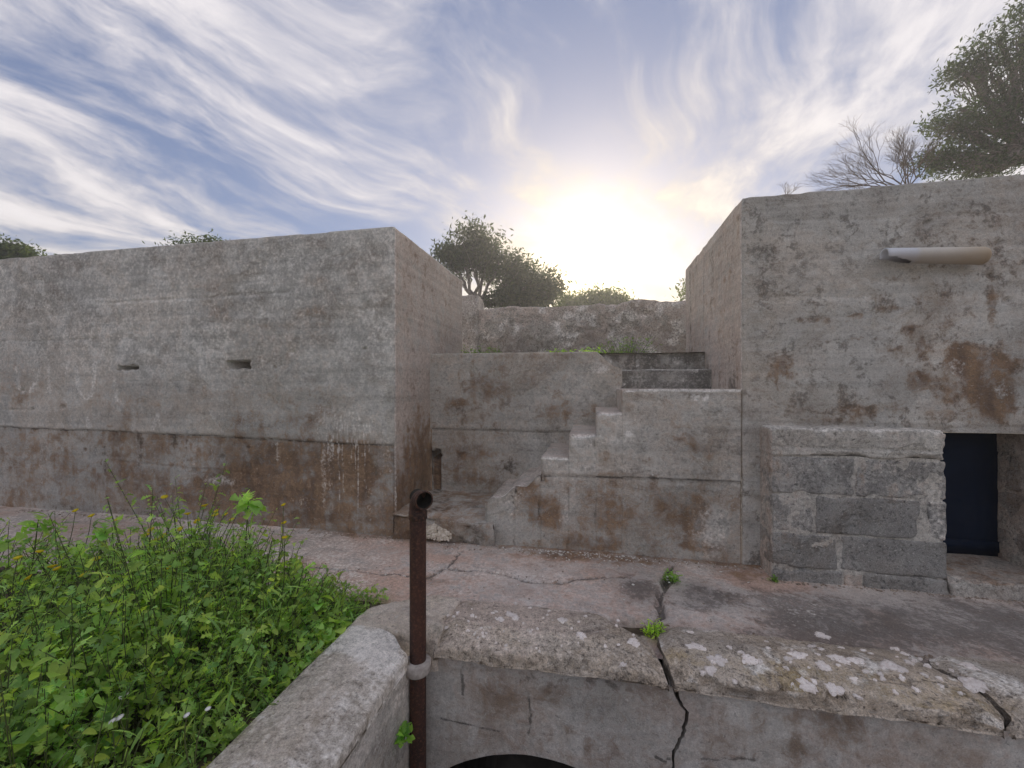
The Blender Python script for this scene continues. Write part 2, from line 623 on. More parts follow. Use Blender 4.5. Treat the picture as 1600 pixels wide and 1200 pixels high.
YF = 4.13     # front plane of both bunkers
TOP = 3.40
XL = -2.137   # side face of the bunker left of the stairs
XR = 1.346    # side face of the bunker right of the stairs
plF = lambda u, v: onY(u, v, YF)[[0, 2]]


def sheet(name, xs, ys, zf, mat, kind=None, parent=None, maskf=None, keep=None):
    gx, gy = np.meshgrid(xs, ys, indexing='ij')
    P = np.c_[gx.ravel(), gy.ravel(), np.zeros(gx.size)]
    P[:, 2] = zf(P)
    na, nb = len(xs), len(ys)
    i = np.arange((na - 1) * (nb - 1))
    r, c = i // (nb - 1), i % (nb - 1)
    v0 = r * nb + c
    q = np.stack([v0, v0 + nb, v0 + nb + 1, v0 + 1], 1)
    if keep is not None:
        cen = P[q].mean(1)
        q = q[keep(cen)]
    o = mk(name, P, q, mat, parent, True, None if maskf is None else maskf(P))
    if kind:
        tag(o, kind=kind)
    return o


# ================================================================== THE SETTING
# far ground, a frame round the built place
rx = np.array([-900, -12.0, 12.0, 900.0])
ry = np.array([-900, -2.5, 10.0, 900.0])
V, F = [], []
for j in range(4):
    for i in range(4):
        V.append((rx[i], ry[j], -0.05))
for j in range(3):
    for i in range(3):
        if i == 1 and j == 1:
            continue
        a = j * 4 + i
        F.append((a, a + 1, a + 5, a + 4))
g = mk('ground', V, F, M_GROUND, smooth=False)
tag(g, 'dry open ground around the concrete emplacement', None, None, 'structure')

# --- walkway
CR_A = [onZ(u, v, 0)[:2] for u, v in ((668, 905), (690, 888), (745, 890), (790, 897), (830, 908), (880, 911), (925, 905), (975, 902))]
CR_B = [onZ(u, v, 0)[:2] for u, v in ((1046, 880), (1046, 900), (1036, 930), (1030, 960), (1028, 985))]
CR_C = [onZ(u, v, 0)[:2] for u, v in ((400, 876), (450, 880), (500, 886), (560, 893), (640, 898))]
CR_D = [onZ(u, v, 0)[:2] for u, v in ((700, 886), (712, 872), (725, 860))]


def walk_z(P):
    z = (fbm(P, 0.9, 3, 21) - 0.5) * 0.03 + (fbm(P, 6, 4, 22) - 0.5) * 0.014
    n = fbm(P, 9, 3, 23)
    P2 = P[:, :2] + (np.c_[fbm(P, 7, 3, 24), fbm(P, 7, 3, 25)] - 0.5) * 0.10
    for poly, wd, dp in ((CR_A, 0.013, 0.02), (CR_B, 0.022, 0.05), (CR_C, 0.012, 0.014), (CR_D, 0.012, 0.014)):
        z -= dp * sstep(wd * (0.5 + n) - seg_dist(P2, poly), -wd * 0.5, wd * 0.3)
    # hollow broken out behind the coping beside the crack
    h = onZ(990, 958, 0)
    dd = np.hypot((P[:, 0] - h[0]) / 0.20, (P[:, 1] - 2.93) / 0.10) + (n - 0.5) * 0.8
    z -= 0.11 * sstep(1 - dd, 0.0, 0.3)
    # gap along the back of the coping
    z -= 0.05 * sstep(2.93 + (n - 0.5) * 0.08 - P[:, 1], -0.01, 0.03) * (P[:, 0] < 0.3)
    # dirt banked at the foot of the walls
    z += 0.03 * sstep(P[:, 1], 4.0, 4.2) * fbm(P, 5, 3, 29)
    return z


def walk_mask(P):
    m = np.zeros((len(P), 4))
    P2 = P[:, :2]
    f = lambda u, v: onZ(u, v, 0)[:2]
    m[:, 3] = 0.26 + 0.7 * (fbm(P, 1.1, 4, 31) - 0.4)
    m[:, 2] = (0.10 + 0.4 * sstep(fbm(P, 1.4, 4, 36), 0.5, 0.7)) * sstep(0.5 - P[:, 0], 0, 0.8)
    m[:, 3] += 0.25 * sstep(P[:, 0], -3.2, -2.2) * sstep(-0.4 - P[:, 0], 0, 0.8)
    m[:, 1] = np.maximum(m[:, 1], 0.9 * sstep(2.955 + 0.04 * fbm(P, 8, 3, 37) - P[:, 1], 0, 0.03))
    m[:, 1] = 0.03 + 0.35 * sstep(fbm(P, 1.6, 4, 32), 0.5, 0.75)
    bl = [(560, 905, 130, 26, 3, 1.0), (480, 885, 80, 16, 3, 0.8), (660, 868, 120, 10, 3, 0.9), (860, 872, 120, 8, 3, 0.8), (1190, 905, 90, 22, 3, 0.9), (720, 855, 90, 9, 3, 0.6), (640, 850, 60, 8, 3, 0.8),
          (450, 850, 70, 10, 2, 0.35), (560, 945, 60, 12, 2, 0.25), (800, 900, 160, 20, 2, 0.45), (730, 925, 70, 12, 2, 0.5),
          (1000, 915, 60, 34, 1, 0.85), (1100, 930, 90, 26, 1, 0.8), (1070, 945, 60, 14, 1, 0.7), (960, 880, 60, 8, 0, 0.6), (900, 868, 180, 12, 0, 0.8), (1150, 890, 60, 14, 0, 0.6), (700, 850, 90, 10, 0, 0.6), (1120, 930, 70, 20, 0, 0.5),
          (1180, 880, 60, 12, 3, 0.8), (1190, 900, 90, 18, 3, 0.55), (1100, 888, 30, 12, 2, 0.4),
          (1400, 980, 280, 50, 1, 0.85), (1560, 960, 200, 60, 1, 0.85), (1300, 1010, 240, 30, 1, 0.75), (1250, 940, 130, 24, 1, 0.65), (1250, 950, 90, 18, 2, 0.25),
          (300, 815, 260, 10, 3, 0.35), (200, 850, 260, 20, 2, 0.2)]
    paint(P2, m, blobs_on_plane(bl, f), 33, 0.5, P)
    m[:, 0] = np.maximum(m[:, 0], 0.75 * sstep(P[:, 1] + 0.10 * (fbm(P, 3, 3, 34) - 0.5), 4.00, 4.13) * (P[:, 0] > -3.2))
    n = fbm(P, 9, 3, 23)
    P2w = P2 + (np.c_[fbm(P, 7, 3, 24), fbm(P, 7, 3, 25)] - 0.5) * 0.10
    for poly, wd in ((CR_A, 0.011), (CR_B, 0.02), (CR_C, 0.010), (CR_D, 0.010)):
        m[:, 1] = np.maximum(m[:, 1], 1.2 * sstep(wd * (0.5 + n) - seg_dist(P2w, poly), -wd * 0.5, wd * 0.4))
    m[:, 0] = np.maximum(m[:, 0], 0.5 * sstep(0.06 - seg_dist(P2w, CR_A), 0, 0.05))
    return m


xs = np.concatenate([ax(-11.9, -4.0, 0.05)[:-1], ax(-4.0, 5.0, 0.017)[:-1], ax(5.0, 11.9, 0.06)])
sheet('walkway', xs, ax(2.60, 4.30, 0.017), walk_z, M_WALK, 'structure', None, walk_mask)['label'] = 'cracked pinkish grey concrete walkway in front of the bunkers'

# --- soil strip under the weeds
sheet('soil', ax(-11.9, -1.50, 0.12), ax(-2.5, 3.12, 0.12),
      lambda P: 0.035 - 0.10 * sstep(P[:, 1] + 0.35 * (fbm(P, 1.5, 3, 41) - 0.5) + 0.16 * (P[:, 0] + 1.6).clip(-3, 0) * -0.2, 2.75, 3.05)
      + 0.05 * (fbm(P, 3, 3, 42) - 0.5), M_SOIL, 'structure')
# --- terrace between the bunkers and the upper ground behind them
sheet('terrace', ax(XL - 0.3, XR + 0.3, 0.1), ax(5.40, 9.0, 0.1), lambda P: 2.065 + 0.02 * fbm(P, 4, 3, 43), M_SOIL, 'structure')
# --- floor of the sunken pit
sheet('pit_floor', ax(-1.2, 9.0, 0.3), ax(-1.4, 4.2, 0.3), lambda P: -2.55 + 0.04 * fbm(P, 2, 3, 44), M_PIT, 'structure')


# ================================================================== BUNKERS
def board_relief(V):
    return (fbm(V, (0.25, 0.25, 7), 3, 51) - 0.5) * 0.014 + (fbm(V, 1.3, 4, 52) - 0.5) * 0.018 + (fbm(V, 11, 3, 53) - 0.5) * 0.006


def joint(V, z0, amp, seed, wd=0.012):
    """ragged horizontal pour joint: returns distance-like field 0..1"""
    zz = z0 + (fbm(V, (1.3, 1.3, 0), 4, seed) - 0.5) * amp
    return np.clip(1 - np.abs(V[:, 2] - zz) / wd, 0, 1), V[:, 2] - zz


# ---- bunker on the left of the stairs
bl_root = empty('concrete_bunker', (-6.5, 5.3, 0), 'long grey concrete bunker behind the weeds with two vent slots', 'bunker')
xs = np.concatenate([ax(-11, -8.4, 0.06)[:-1], ax(-8.4, XL, 0.0165)])
ys = ax(YF, 6.50, 0.025)
zs = ax(-0.1, TOP, 0.0165)
V, F, N = box_grid(xs, ys, zs, ('-z', '+y', '-x'))
V0 = V.copy()
front = N[:, 1] < -0.5
side = N[:, 0] > 0.5
dsp = board_relief(V)
# pour joint at about a metre: lift below it set back
jz = 1.06 - 0.012 * (V[:, 0] + 5) + (fbm(V, (1.1, 1.1, 0), 4, 61) - 0.5) * 0.10
dsp = dsp * np.where(N[:, 2] > .5, 0.08, 1)
below = sstep(jz - V[:, 2], -0.005, 0.012)
dsp = dsp - 0.022 * below * front - 0.02 * np.clip(1 - np.abs(V[:, 2] - jz) / 0.014, 0, 1) * front
P2 = V[:, [0, 2]]
# thin upper joints
for poly in ([(170, 473), (300, 466), (450, 457)], [(0, 533), (60, 532), (150, 529)], [(0, 640), (40, 640)], [(180, 722), (300, 733), (400, 742)],
             [(311, 470), (311, 560)]):
    dd = seg_dist(P2 + 0.03 * (np.c_[fbm(V, 4, 3, 62), fbm(V, 4, 3, 63)] - 0.5), [plF(u, v) for u, v in poly])
    dsp -= 0.010 * sstep(0.016 - dd, 0, 0.012) * front
# knocked-out pits
for (u, v, r_) in ((570, 545, 0.035), (455, 551, 0.04), (52, 640, 0.04), (98, 636, 0.06), (130, 703, 0.04), (300, 737, 0.05), (345, 715, 0.05), (340, 752, 0.06),
                   (20, 640, 0.03), (385, 700, 0.03), (430, 575, 0.03), (35, 610, 0.04)):
    c = plF(u, v)
    dd = np.hypot(P2[:, 0] - c[0], (P2[:, 1] - c[1]) * 1.3) / r_ + (fbm(V, 12, 3, 64) - 0.5) * 1.1
    dsp -= 0.03 * sstep(1 - dd, 0, 0.6) * front
off = N * dsp[:, None]
off += wear(V, (-11, YF, -0.1), (XL, 6.5, TOP), ['-y', '+x', '+z'], 0.005, 0.018, 65, 4)
# vent slots: deep recesses
vents = []
for (u0, u1, v0, v1, deep) in ((184, 217, 571.5, 578, 0.6), (354, 392, 563.5, 576.5, 0.7)):
    a, b = plF(u0, v1), plF(u1, v0)
    edge = (fbm(V, 14, 4, 66) - 0.5) * 0.06
    ins = (P2[:, 0] > a[0] + edge) & (P2[:, 0] < b[0] + edge) & (P2[:, 1] > a[1] + edge * 0.5) & (P2[:, 1] < b[1] + edge * 0.4) & front
    off[ins] = (0, deep, 0)
    vents.append(ins)
V = V + off
m = np.zeros((len(V), 4))
m[:, 0] = 0.02 + 0.20 * fbm(V0, 1.4, 4, 67) + below * front * (0.30 + 0.25 * sstep(V0[:, 0], -7.0, -3.5))
m[:, 1] = 0.0 + 0.14 * (fbm(V0, 2.1, 4, 68))
m[:, 2] = 0.34 * sstep(V0[:, 2], 1.0, 2.3) + 0.12 * (fbm(V0, 1.1, 3, 70) - .4)  # glare veil painted in: wall paler towards its top
items = [(430, 540, 140, 70, 0, 0.36), (470, 630, 120, 40, 0, 0.42), (450, 760, 170, 80, 0, 1.05), (545, 750, 70, 75, 0, 1.0), (330, 770, 170, 50, 0, 0.8), (560, 705, 45, 14, 0, 0.75), (480, 810, 200, 26, 0, 0.9),
         (150, 740, 260, 50, 0, 0.55), (100, 780, 200, 18, 0, 0.5),
         (345, 490, 45, 22, 0, 0.62), (485, 487, 42, 18, 0, 0.66), (420, 508, 50, 10, 0, 0.5), (490, 520, 60, 40, 0, 0.42), (330, 610, 140, 40, 0, 0.36), (420, 660, 150, 26, 0, 0.5),
         (425, 445, 30, 10, 0, 0.5), (500, 437, 40, 16, 0, 0.5), (330, 450, 50, 14, 0, 0.4), (30, 590, 70, 50, 0, 0.36), (180, 630, 90, 50, 0, 0.33),
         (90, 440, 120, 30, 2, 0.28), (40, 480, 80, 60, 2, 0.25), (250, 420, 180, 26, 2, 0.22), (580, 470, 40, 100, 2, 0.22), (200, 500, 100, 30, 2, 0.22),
         (600, 700, 18, 50, 2, 0.3), (590, 790, 25, 40, 2, 0.35), (525, 640, 40, 10, 2, 0.5), (515, 655, 25, 8, 2, 0.45), (470, 785, 25, 14, 2, 0.35), (340, 752, 26, 7, 2, 0.6),
         (215, 690, 14, 16, 1, 0.6), (270, 690, 10, 14, 1, 0.6), (160, 720, 9, 30, 1, 0.45), (195, 800, 200, 10, 1, 0.4), (560, 812, 90, 14, 1, 0.4),
         (312, 540, 5, 80, 2, 0.5), (115, 640, 160, 7, 2, 0.2), (455, 551, 8, 8, 2, 0.6)]
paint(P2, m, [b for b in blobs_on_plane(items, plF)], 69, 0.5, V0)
m[:, 1] = np.maximum(m[:, 1], 0.8 * np.clip(1 - np.abs(V0[:, 2] - jz) / 0.022, 0, 1) * front)
strokes(P2, m, [[(120, 572), (121, 605), (132, 628), (146, 612), (149, 570)], [(24, 575), (30, 605), (36, 612)], [(62, 570), (56, 600), (46, 612)],
                [(78, 552), (76, 615)], [(180, 592), (181, 622), (190, 630)], [(238, 668), (245, 650), (254, 668)], [(210, 655), (209, 676)],
                [(95, 570), (108, 562), (102, 585)], [(137, 655), (140, 668)]], 2, 0.035, 0.55, plF)
rgd = np.random.default_rng(5)
drips = []
for u in list(range(496, 582, 4)):
    v0_ = 634 + rgd.uniform(0, 22)
    drips.append([(u + rgd.uniform(-3, 3), v0_), (u + rgd.uniform(-3, 3), v0_ + 20 + 60 * rgd.random() ** 1.5)])
for u, L in ((533, 120), (552, 90), (557, 160), (568, 130), (574, 70), (527, 140), (541, 90)):
    drips.append([(u, 650 + rgd.uniform(0, 30)), (u + 2, 650 + L)])
strokes(P2, m, drips, 2, 0.007, 0.6, plF, 9, 0.03)
strokes(P2, m, [[(u, 690), (u + 1, 690 + L)] for u, L in ((430, 30), (60, 80), (68, 90), (300, 40), (330, 30), (505, 120), (515, 110))], 2, 0.03, 0.35, plF)
strokes(P2, m, [[(u, 690), (u, 690 + L)] for u, L in ((217, 26), (213, 40), (270, 40), (288, 46), (160, 50), (428, 22), (585, 50))], 1, 0.022, 0.45, plF)
# the flank: warm sky glow painted in as buff, streaked, dirty towards the foot
PS = V0[:, [1, 2]]
ms = np.zeros((len(V), 4))
ms[:, 3] = 0.70 + 0.3 * (fbm(V0, (2, 3, 0.8), 4, 71) - 0.5)
ms[:, 0] = 0.15 + 0.75 * sstep(1.7 - V0[:, 2] + 1.2 * (fbm(V0, (2, 4, 1), 4, 72) - 0.5), 0.0, 1.1)
ms[:, 1] = 0.08 + 0.25 * fbm(V0, (3, 8, 0.8), 4, 73) + 0.25 * sstep(0.8 - V0[:, 2], 0, 0.8)
ms[:, 2] = 0.6 * sstep(0.05 + 0.03 * fbm(V0, 9, 3, 74) - (V0[:, 1] - YF), 0.0, 0.03)
sd_ = side & ~front
m[sd_] = ms[sd_]
topm = (N[:, 2] > 0.5)
m[topm] = (0.1, 0.3, 0.1, 0.3)
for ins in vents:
    m[ins] = (0.3, 0.8, 0, 0)  # slot shade painted in on top of the real depth
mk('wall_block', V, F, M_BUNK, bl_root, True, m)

# ---- bunker on the right of the stairs
DX0, DX1, DZ1 = 2.76, 3.55, 1.262
br_root = empty('concrete_bunker', (4.5, 5.3, 0), 'tall concrete bunker with a low dark doorway and a pipe on its wall', 'bunker')
xs = np.concatenate([ax(XR, 4.9, 0.0155, (DX0 - 0.03, DX1 + 0.03))[:-1], ax(4.9, 9.0, 0.06)])
zs = ax(-0.1, TOP, 0.0155, (DZ1,))
V, F, N = box_grid(xs, ys, zs, ('-z', '+y', '+x'))
V0 = V.copy()
P2 = V[:, [0, 2]]
front = N[:, 1] < -0.5
side = N[:, 0] < -0.5
dsp = board_relief(V + np.array([13.0, 0, 0])) * np.where(N[:, 2] > .5, 0.08, 1)
for poly in ([(1190, 462), (1290, 465), (1370, 462)], [(1170, 660), (1300, 663), (1480, 668), (1600, 668)], [(1250, 498), (1330, 494), (1400, 486)], [(1200, 345), (1350, 343), (1600, 330)]):
    dd = seg_dist(P2 + 0.03 * (np.c_[fbm(V, 4, 3, 62), fbm(V, 4, 3, 63)] - 0.5), [plF(u, v) for u, v in poly])
    dsp -= 0.008 * sstep(0.016 - dd, 0, 0.012) * front
for (u, v, r_) in ((1448, 349, 0.04), (1575, 468, 0.05), (1548, 430, 0.03), (1560, 380, 0.05)):
    c = plF(u, v)
    dd = np.hypot(P2[:, 0] - c[0], (P2[:, 1] - c[1]) * 1.3) / r_ + (fbm(V, 12, 3, 64) - 0.5) * 1.1
    dsp -= 0.03 * sstep(1 - dd, 0, 0.6) * front
# a form joint up the flank, and a broken fillet at its foot
dd = np.abs(V[:, 1] - 5.45 + 0.02 * (fbm(V, 3, 3, 75) - 0.5))
dsp -= 0.012 * sstep(0.02 - dd, 0, 0.012) * side
off = N * dsp[:, None]
off += wear(V, (XR, YF, -0.1), (9, 6.5, TOP), ['-y', '-x', '+z'], 0.006, 0.020, 76, 4)
c = plF(1378, 398)
V = V + off
m = np.zeros((len(V), 4))
m[:, 0] = 0.08 + 0.35 * (fbm(V0, 1.7, 4, 77) - 0.1) * sstep(V0[:, 0] + V0[:, 2] * -0.8, -1.2, 1.8)
m[:, 1] = 0.24 + 0.30 * fbm(V0, 2.3, 4, 78)
items = [(1400, 560, 230, 60, 0, 0.36), (1480, 640, 200, 40, 0, 0.5), (1330, 500, 120, 16, 0, 0.5), (1380, 548, 60, 14, 0, 0.6), (1460, 470, 90, 22, 0, 0.46), (1300, 640, 120, 26, 0, 0.5), (1190, 390, 40, 90, 1, 0.55), (1230, 345, 60, 30, 1, 0.5), (1400, 315, 230, 20, 1, 0.36), (1200, 500, 30, 60, 1, 0.4), (1350, 320, 160, 14, 1, 0.4), (1540, 310, 90, 14, 1, 0.4),
         (1225, 580, 25, 36, 0, 0.77), (1280, 500, 69, 10, 0, 0.61), (1340, 494, 46, 10, 0, 0.72), (1400, 482, 46, 14, 0, 0.77), (1440, 470, 41, 21, 0, 0.61),
         (1350, 530, 69, 8, 0, 0.66), (1290, 533, 46, 7, 0, 0.51), (1370, 550, 18, 24, 0, 0.57), (1420, 515, 27, 16, 0, 0.77), (1440, 540, 18, 36, 0, 0.61), (1480, 505, 34, 16, 0, 0.72),
         (1430, 600, 34, 28, 0, 0.87), (1475, 620, 69, 43, 0, 0.66), (1500, 560, 27, 36, 0, 0.82), (1550, 570, 69, 31, 0, 0.82), (1560, 620, 92, 48, 0, 0.87), (1590, 540, 46, 16, 0, 0.61),
         (1550, 470, 16, 48, 0, 0.72), (1560, 445, 69, 9, 0, 0.51), (1510, 430, 16, 24, 0, 0.61), (1350, 640, 184, 28, 0, 0.64), (1290, 655, 80, 14, 0, 0.57), (1410, 435, 69, 9, 0, 0.46),
         (1370, 425, 80, 16, 2, 0.22), (1320, 560, 50, 18, 2, 0.25), (1300, 510, 60, 14, 2, 0.18), (1490, 575, 14, 14, 2, 0.45), (1280, 420, 80, 40, 2, 0.14), (1580, 490, 40, 30, 2, 0.25), (1585, 605, 40, 20, 2, 0.25),
         (1180, 480, 16, 160, 2, 0.12), (1305, 668, 60, 4, 2, 0.6), (1480, 440, 60, 8, 2, 0.2)]
paint(P2, m, blobs_on_plane(items, plF), 79, 0.55, V0)
ms = np.zeros((len(V), 4))
ms[:, 3] = 0.72 + 0.35 * (fbm(V0, (2, 3, 0.8), 4, 81) - 0.5)  # warm sky glow painted into this flank too
ms[:, 0] = 0.12 + 0.2 * fbm(V0, 2, 3, 82)
ms[:, 1] = 0.06 + 0.45 * sstep(fbm(V0, (3, 5, 1.0), 4, 83), 0.45, 0.75) + 0.3 * sstep(2.0 - V0[:, 2], 0, 0.4)
ms[:, 2] = 0.6 * sstep(0.05 + 0.03 * fbm(V0, 9, 3, 84) - (V0[:, 1] - YF), 0.0, 0.03)
sd_ = side & ~front
m[sd_] = ms[sd_]
m[N[:, 2] > 0.5] = (0.1, 0.3, 0.1, 0.3)
cen = V0[F].mean(1)
hole = (cen[:, 0] > DX0 - 0.03) & (cen[:, 0] < DX1 + 0.03) & (cen[:, 2] < DZ1) & (np.abs(cen[:, 1] - YF) < 1e-4)
F = F[~hole]
mk('wall_block', V, F, M_BUNK, br_root, True, m)
# lintel underside and reveal
lx = ax(DX0 - 0.05, DX1 + 0.05, 0.03)
sheet('lintel', lx, ax(YF - 0.004, 4.62, 0.03), lambda P: np.full(len(P), DZ1 - 0.002) + (fbm(P, 8, 3, 85) - .5) * 0.008, M_BUNK, None, br_root,
      lambda P: np.tile([0.3, 0.5, 0, 0], (len(P), 1)))


def plain_box(name, lo, hi, mat, parent, res=0.03, wearf=('-y', '+x', '-x', '+z'), amt=0.012, r=0.03, seed=1, rough=0.012, nscale=7, maskv=None, maskf=None, skip=()):
    V, F, N = box_grid(ax(lo[0], hi[0], res), ax(lo[1], hi[1], res), ax(lo[2], hi[2], res), skip)
    V0 = V.copy()
    off = N * ((fbm(V, nscale, 4, seed) - 0.5) * 2 * rough)[:, None]
    if wearf:
        off += wear(V, lo, hi, list(wearf), amt, r, seed + 1, 7)
    V = V + off
    if maskf is not None:
        m = maskf(V0, N)
    else:
        m = np.tile(maskv or (0.1, 0.2, 0.1, 0.1), (len(V), 1)).astype(float)
    return mk(name, V, F, mat, parent, True, m)


# door leaf: planks of a plain navy door
YD = 4.46
door = plain_box('door', (DX0 - 0.05, YD, 0.125), (DX1 + 0.05, YD + 0.05, 1.25), M_DOOR, br_root, 0.2, None, rough=0.0)
for i in range(1):
    plain_box('door_rail', (DX0 - 0.03, YD - 0.015, 0.16 + i * 0.88), (DX1 + 0.03, YD + 0.01, 0.26 + i * 0.88), M_DOOR, door, 0.2, None, rough=0.0)


# ================================================================== STAIRS IN THE RECESS
YB = 5.13
FLOOR = 0.275
st_root = empty('staircase', (0.1, 4.6, 0), 'worn concrete staircase climbing right between the two bunkers', 'staircase')


def stair_mask(V0, N):
    m = np.zeros((len(V0), 4))
    P2 = V0[:, [0, 2]]
    fr = N[:, 1] < -0.5
    m[:, 0] = 0.08 + 0.22 * fbm(V0, 1.8, 4, 91) + 0.22 * sstep(0.76 - V0[:, 2], 0, 0.1)
    m[:, 1] = 0.04 + 0.2 * fbm(V0, 2.2, 4, 92)
    items = [(950, 800, 200, 50, 0, 0.5), (1060, 700, 90, 40, 0, 0.42), (840, 800, 60, 55, 0, 0.9), (830, 760, 40, 14, 0, 0.75), (960, 805, 90, 50, 0, 0.55), (1050, 790, 60, 40, 0, 0.62), (1085, 800, 30, 40, 0, 0.75), (1060, 775, 60, 14, 0, 0.6), (900, 845, 150, 16, 0, 0.6),
             (1000, 720, 60, 18, 0, 0.5), (1080, 700, 40, 28, 0, 0.6), (1060, 690, 20, 12, 0, 0.6), (1110, 715, 20, 20, 0, 0.5), (960, 740, 60, 10, 0, 0.35), (1100, 855, 60, 12, 0, 0.7),
             (885, 800, 12, 50, 2, 0.4), (1120, 830, 30, 50, 2, 0.45), (1130, 790, 14, 60, 2, 0.3), (960, 690, 60, 16, 2, 0.35), (980, 655, 40, 20, 2, 0.28), (980, 678, 14, 6, 2, 0.7), (1000, 735, 160, 9, 2, 0.4),
             (850, 690, 40, 24, 2, 0.3), (1080, 615, 70, 9, 1, 0.42), (1000, 650, 60, 20, 2, 0.2), (1150, 740, 14, 120, 2, 0.2), (800, 790, 26, 30, 2, 0.35), (1000, 870, 160, 6, 1, 0.4)]
    k = np.zeros((len(V0), 4))
    paint(P2, k, blobs_on_plane(items, plF), 93, 0.5, V0)
    strokes(P2, k, [[(1064, 618), (1070, 622), (1074, 617)], [(1080, 622), (1084, 616), (1090, 622), (1093, 617)], [(1098, 618), (1101, 623), (1106, 616)], [(1105, 616), (1106, 624)]], 2, 0.014, 0.8, plF)
    jz_, _ = joint(V0, 0.775 - 0.02 + 0.02 * V0[:, 0].mean(), 0.03, 94, 0.02)
    k[:, 1] = np.maximum(k[:, 1], 0.8 * jz_)
    k[:, 2] = np.maximum(k[:, 2], 1.1 * sstep(V0[:, 2], V0[:, 2].max() - 0.04, V0[:, 2].max() - 0.008))
    m[fr] = np.maximum(m, k)[fr]
    tp = N[:, 2] > 0.5
    mt = np.zeros((len(V0), 4))
    mt[:, 3] = 0.6
    mt[:, 1] = 0.15
    mt[:, 2] = 0.5 * sstep(0.05 - (V0[:, 1] - YF), 0, 0.03) + 0.35 * (V0[:, 2].max() < 0.8)
    m[tp] = mt[tp]
    ls = (N[:, 0] < -0.5) & ~tp & ~fr
    m[ls] = (0.3, 0.15, 0.15, 0.5)
    return m


def stair_piece(name, x0, x1, z1, amt=0.012, r=0.03, topf=None, znb=0.0, y1=YB + 0.05, wearf=('-y', '-x', '+z'), seed=1, parent=st_root, y0=YF, z0=-0.1):
    res = 0.0165
    V, F, N = box_grid(ax(x0, x1, res), ax(y0, y1, 0.02), ax(z0, z1, res), ('-z', '+y', '+x'))
    V0 = V.copy()
    fr = N[:, 1] < -0.5
    d_ = (fbm(V, 1.3, 4, 52) - 0.5) * 0.02 + (fbm(V, 10, 3, 53) - 0.5) * 0.008
    jz_, sgn = joint(V, 0.755, 0.03, 94, 0.014)
    d_ = d_ + np.where(fr, 0.012 * sstep(-sgn, -0.005, 0.01) * -1 - 0.012 * jz_, 0)
    off = N * d_[:, None]
    w_ = wear(V, (x0, y0, z0), (x1, y1, z1), list(wearf), amt, r, 95 + seed, 6)
    off += w_
    # keep the hidden joints between neighbouring pieces shut
    jn = ((np.abs(V0[:, 0] - x0) < 0.12) & (V0[:, 2] < znb - 0.01) | (np.abs(V0[:, 0] - x1) < 1e-5))
    off[jn & (np.abs(V0[:, 0] - x0) < 1e-5), 0] = 0
    off[np.abs(V0[:, 0] - x1) < 1e-5, 0] = 0
    w2 = jn & (V0[:, 2] < z1 - 0.08)
    off[w2] -= w_[w2]
    off[w2 & ~fr & (np.abs(V0[:, 0] - x0) < 1e-5), 0] = 0
    V = V + off
    if topf is not None:
        lim = topf(V0)
        V[:, 2] = np.minimum(V[:, 2], lim)
    return mk(name, V, F, M_STAIR, parent, True, stair_mask(V0, N))


stair_piece('landing', 0.27, XR - 0.012, 1.625, 0.008, 0.02, wearf=('-y', '+z', '-x'), seed=1, y1=YB + 0.02, znb=1.40)
for i, (x0, x1, z1, zn) in enumerate(((0.02, 0.27, 1.40, 1.176), (-0.25, 0.02, 1.176, 0.937), (-0.53, -0.25, 0.937, 0.70))):
    stair_piece('step', x0, x1, z1, 0.010 + 0.004 * i, 0.03, seed=2 + i, znb=zn)
# two lowest steps, broken and worn to a slope
ramp_z = lambda P: 0.745 + 0.56 * (P[:, 0] + 0.53) + 0.05 * (fbm(P, 5, 4, 96) - .5) + 0.025 * np.sin((P[:, 0] + 0.02 * P[:, 1]) * 24)
stair_piece('step', -0.80, -0.53, 0.78, 0.02, 0.05, ramp_z, seed=6, znb=0.56)
stair_piece('step', -1.12, -0.80, 0.66, 0.03, 0.06, ramp_z, seed=7)


# floor of the recess with a crumbled front
def ledge_mask(V0, N):
    m = np.zeros((len(V0), 4))
    m[:, 0] = 0.55 + 0.3 * (fbm(V0, 3, 3, 101) - .5)
    m[:, 3] = 0.3
    m[:, 2] = 0.04 + 0.15 * sstep(V0[:, 0], -1.6, -1.2)
    m[:, 1] = 0.28 + 0.4 * sstep(fbm(V0, 4, 3, 102), .45, .7)
    k = (V0[:, 0] < -1.85) & (N[:, 1] < -.5)
    m[k, 0] = 0.9
    return m


V, F, N = box_grid(ax(XL + 0.005, -1.0, 0.018), ax(4.06, YB + 0.05, 0.018), ax(-0.1, FLOOR, 0.018), ('-z', '+y', '+x', '-x'))
V0 = V.copy()
er = fbm(V, (3.2, 3.2, 3.2), 4, 103)
off = N * ((fbm(V, 9, 4, 104) - .5) * 0.05)[:, None]
off += wear(V, (XL - 1, 4.06, -0.1), (-1, 6, FLOOR), ['-y', '+z'], 0.07, 0.13, 105, 3)
off[:, 1] += (N[:, 1] < -.5) * ((er - 0.35).clip(0, 1) * 0.25 + 0.10 * sstep(V0[:, 0], -1.45, -1.9) * 0)
off[:, 2] -= 0.08 * sstep(4.35 + 0.3 * (er - .5) - V[:, 1], 0, 0.3) * (N[:, 2] > .5) * sstep(V[:, 0], -1.7, -1.2)
mk('recess_floor', V + off, F, M_STAIR, st_root, True, ledge_mask(V0, N))

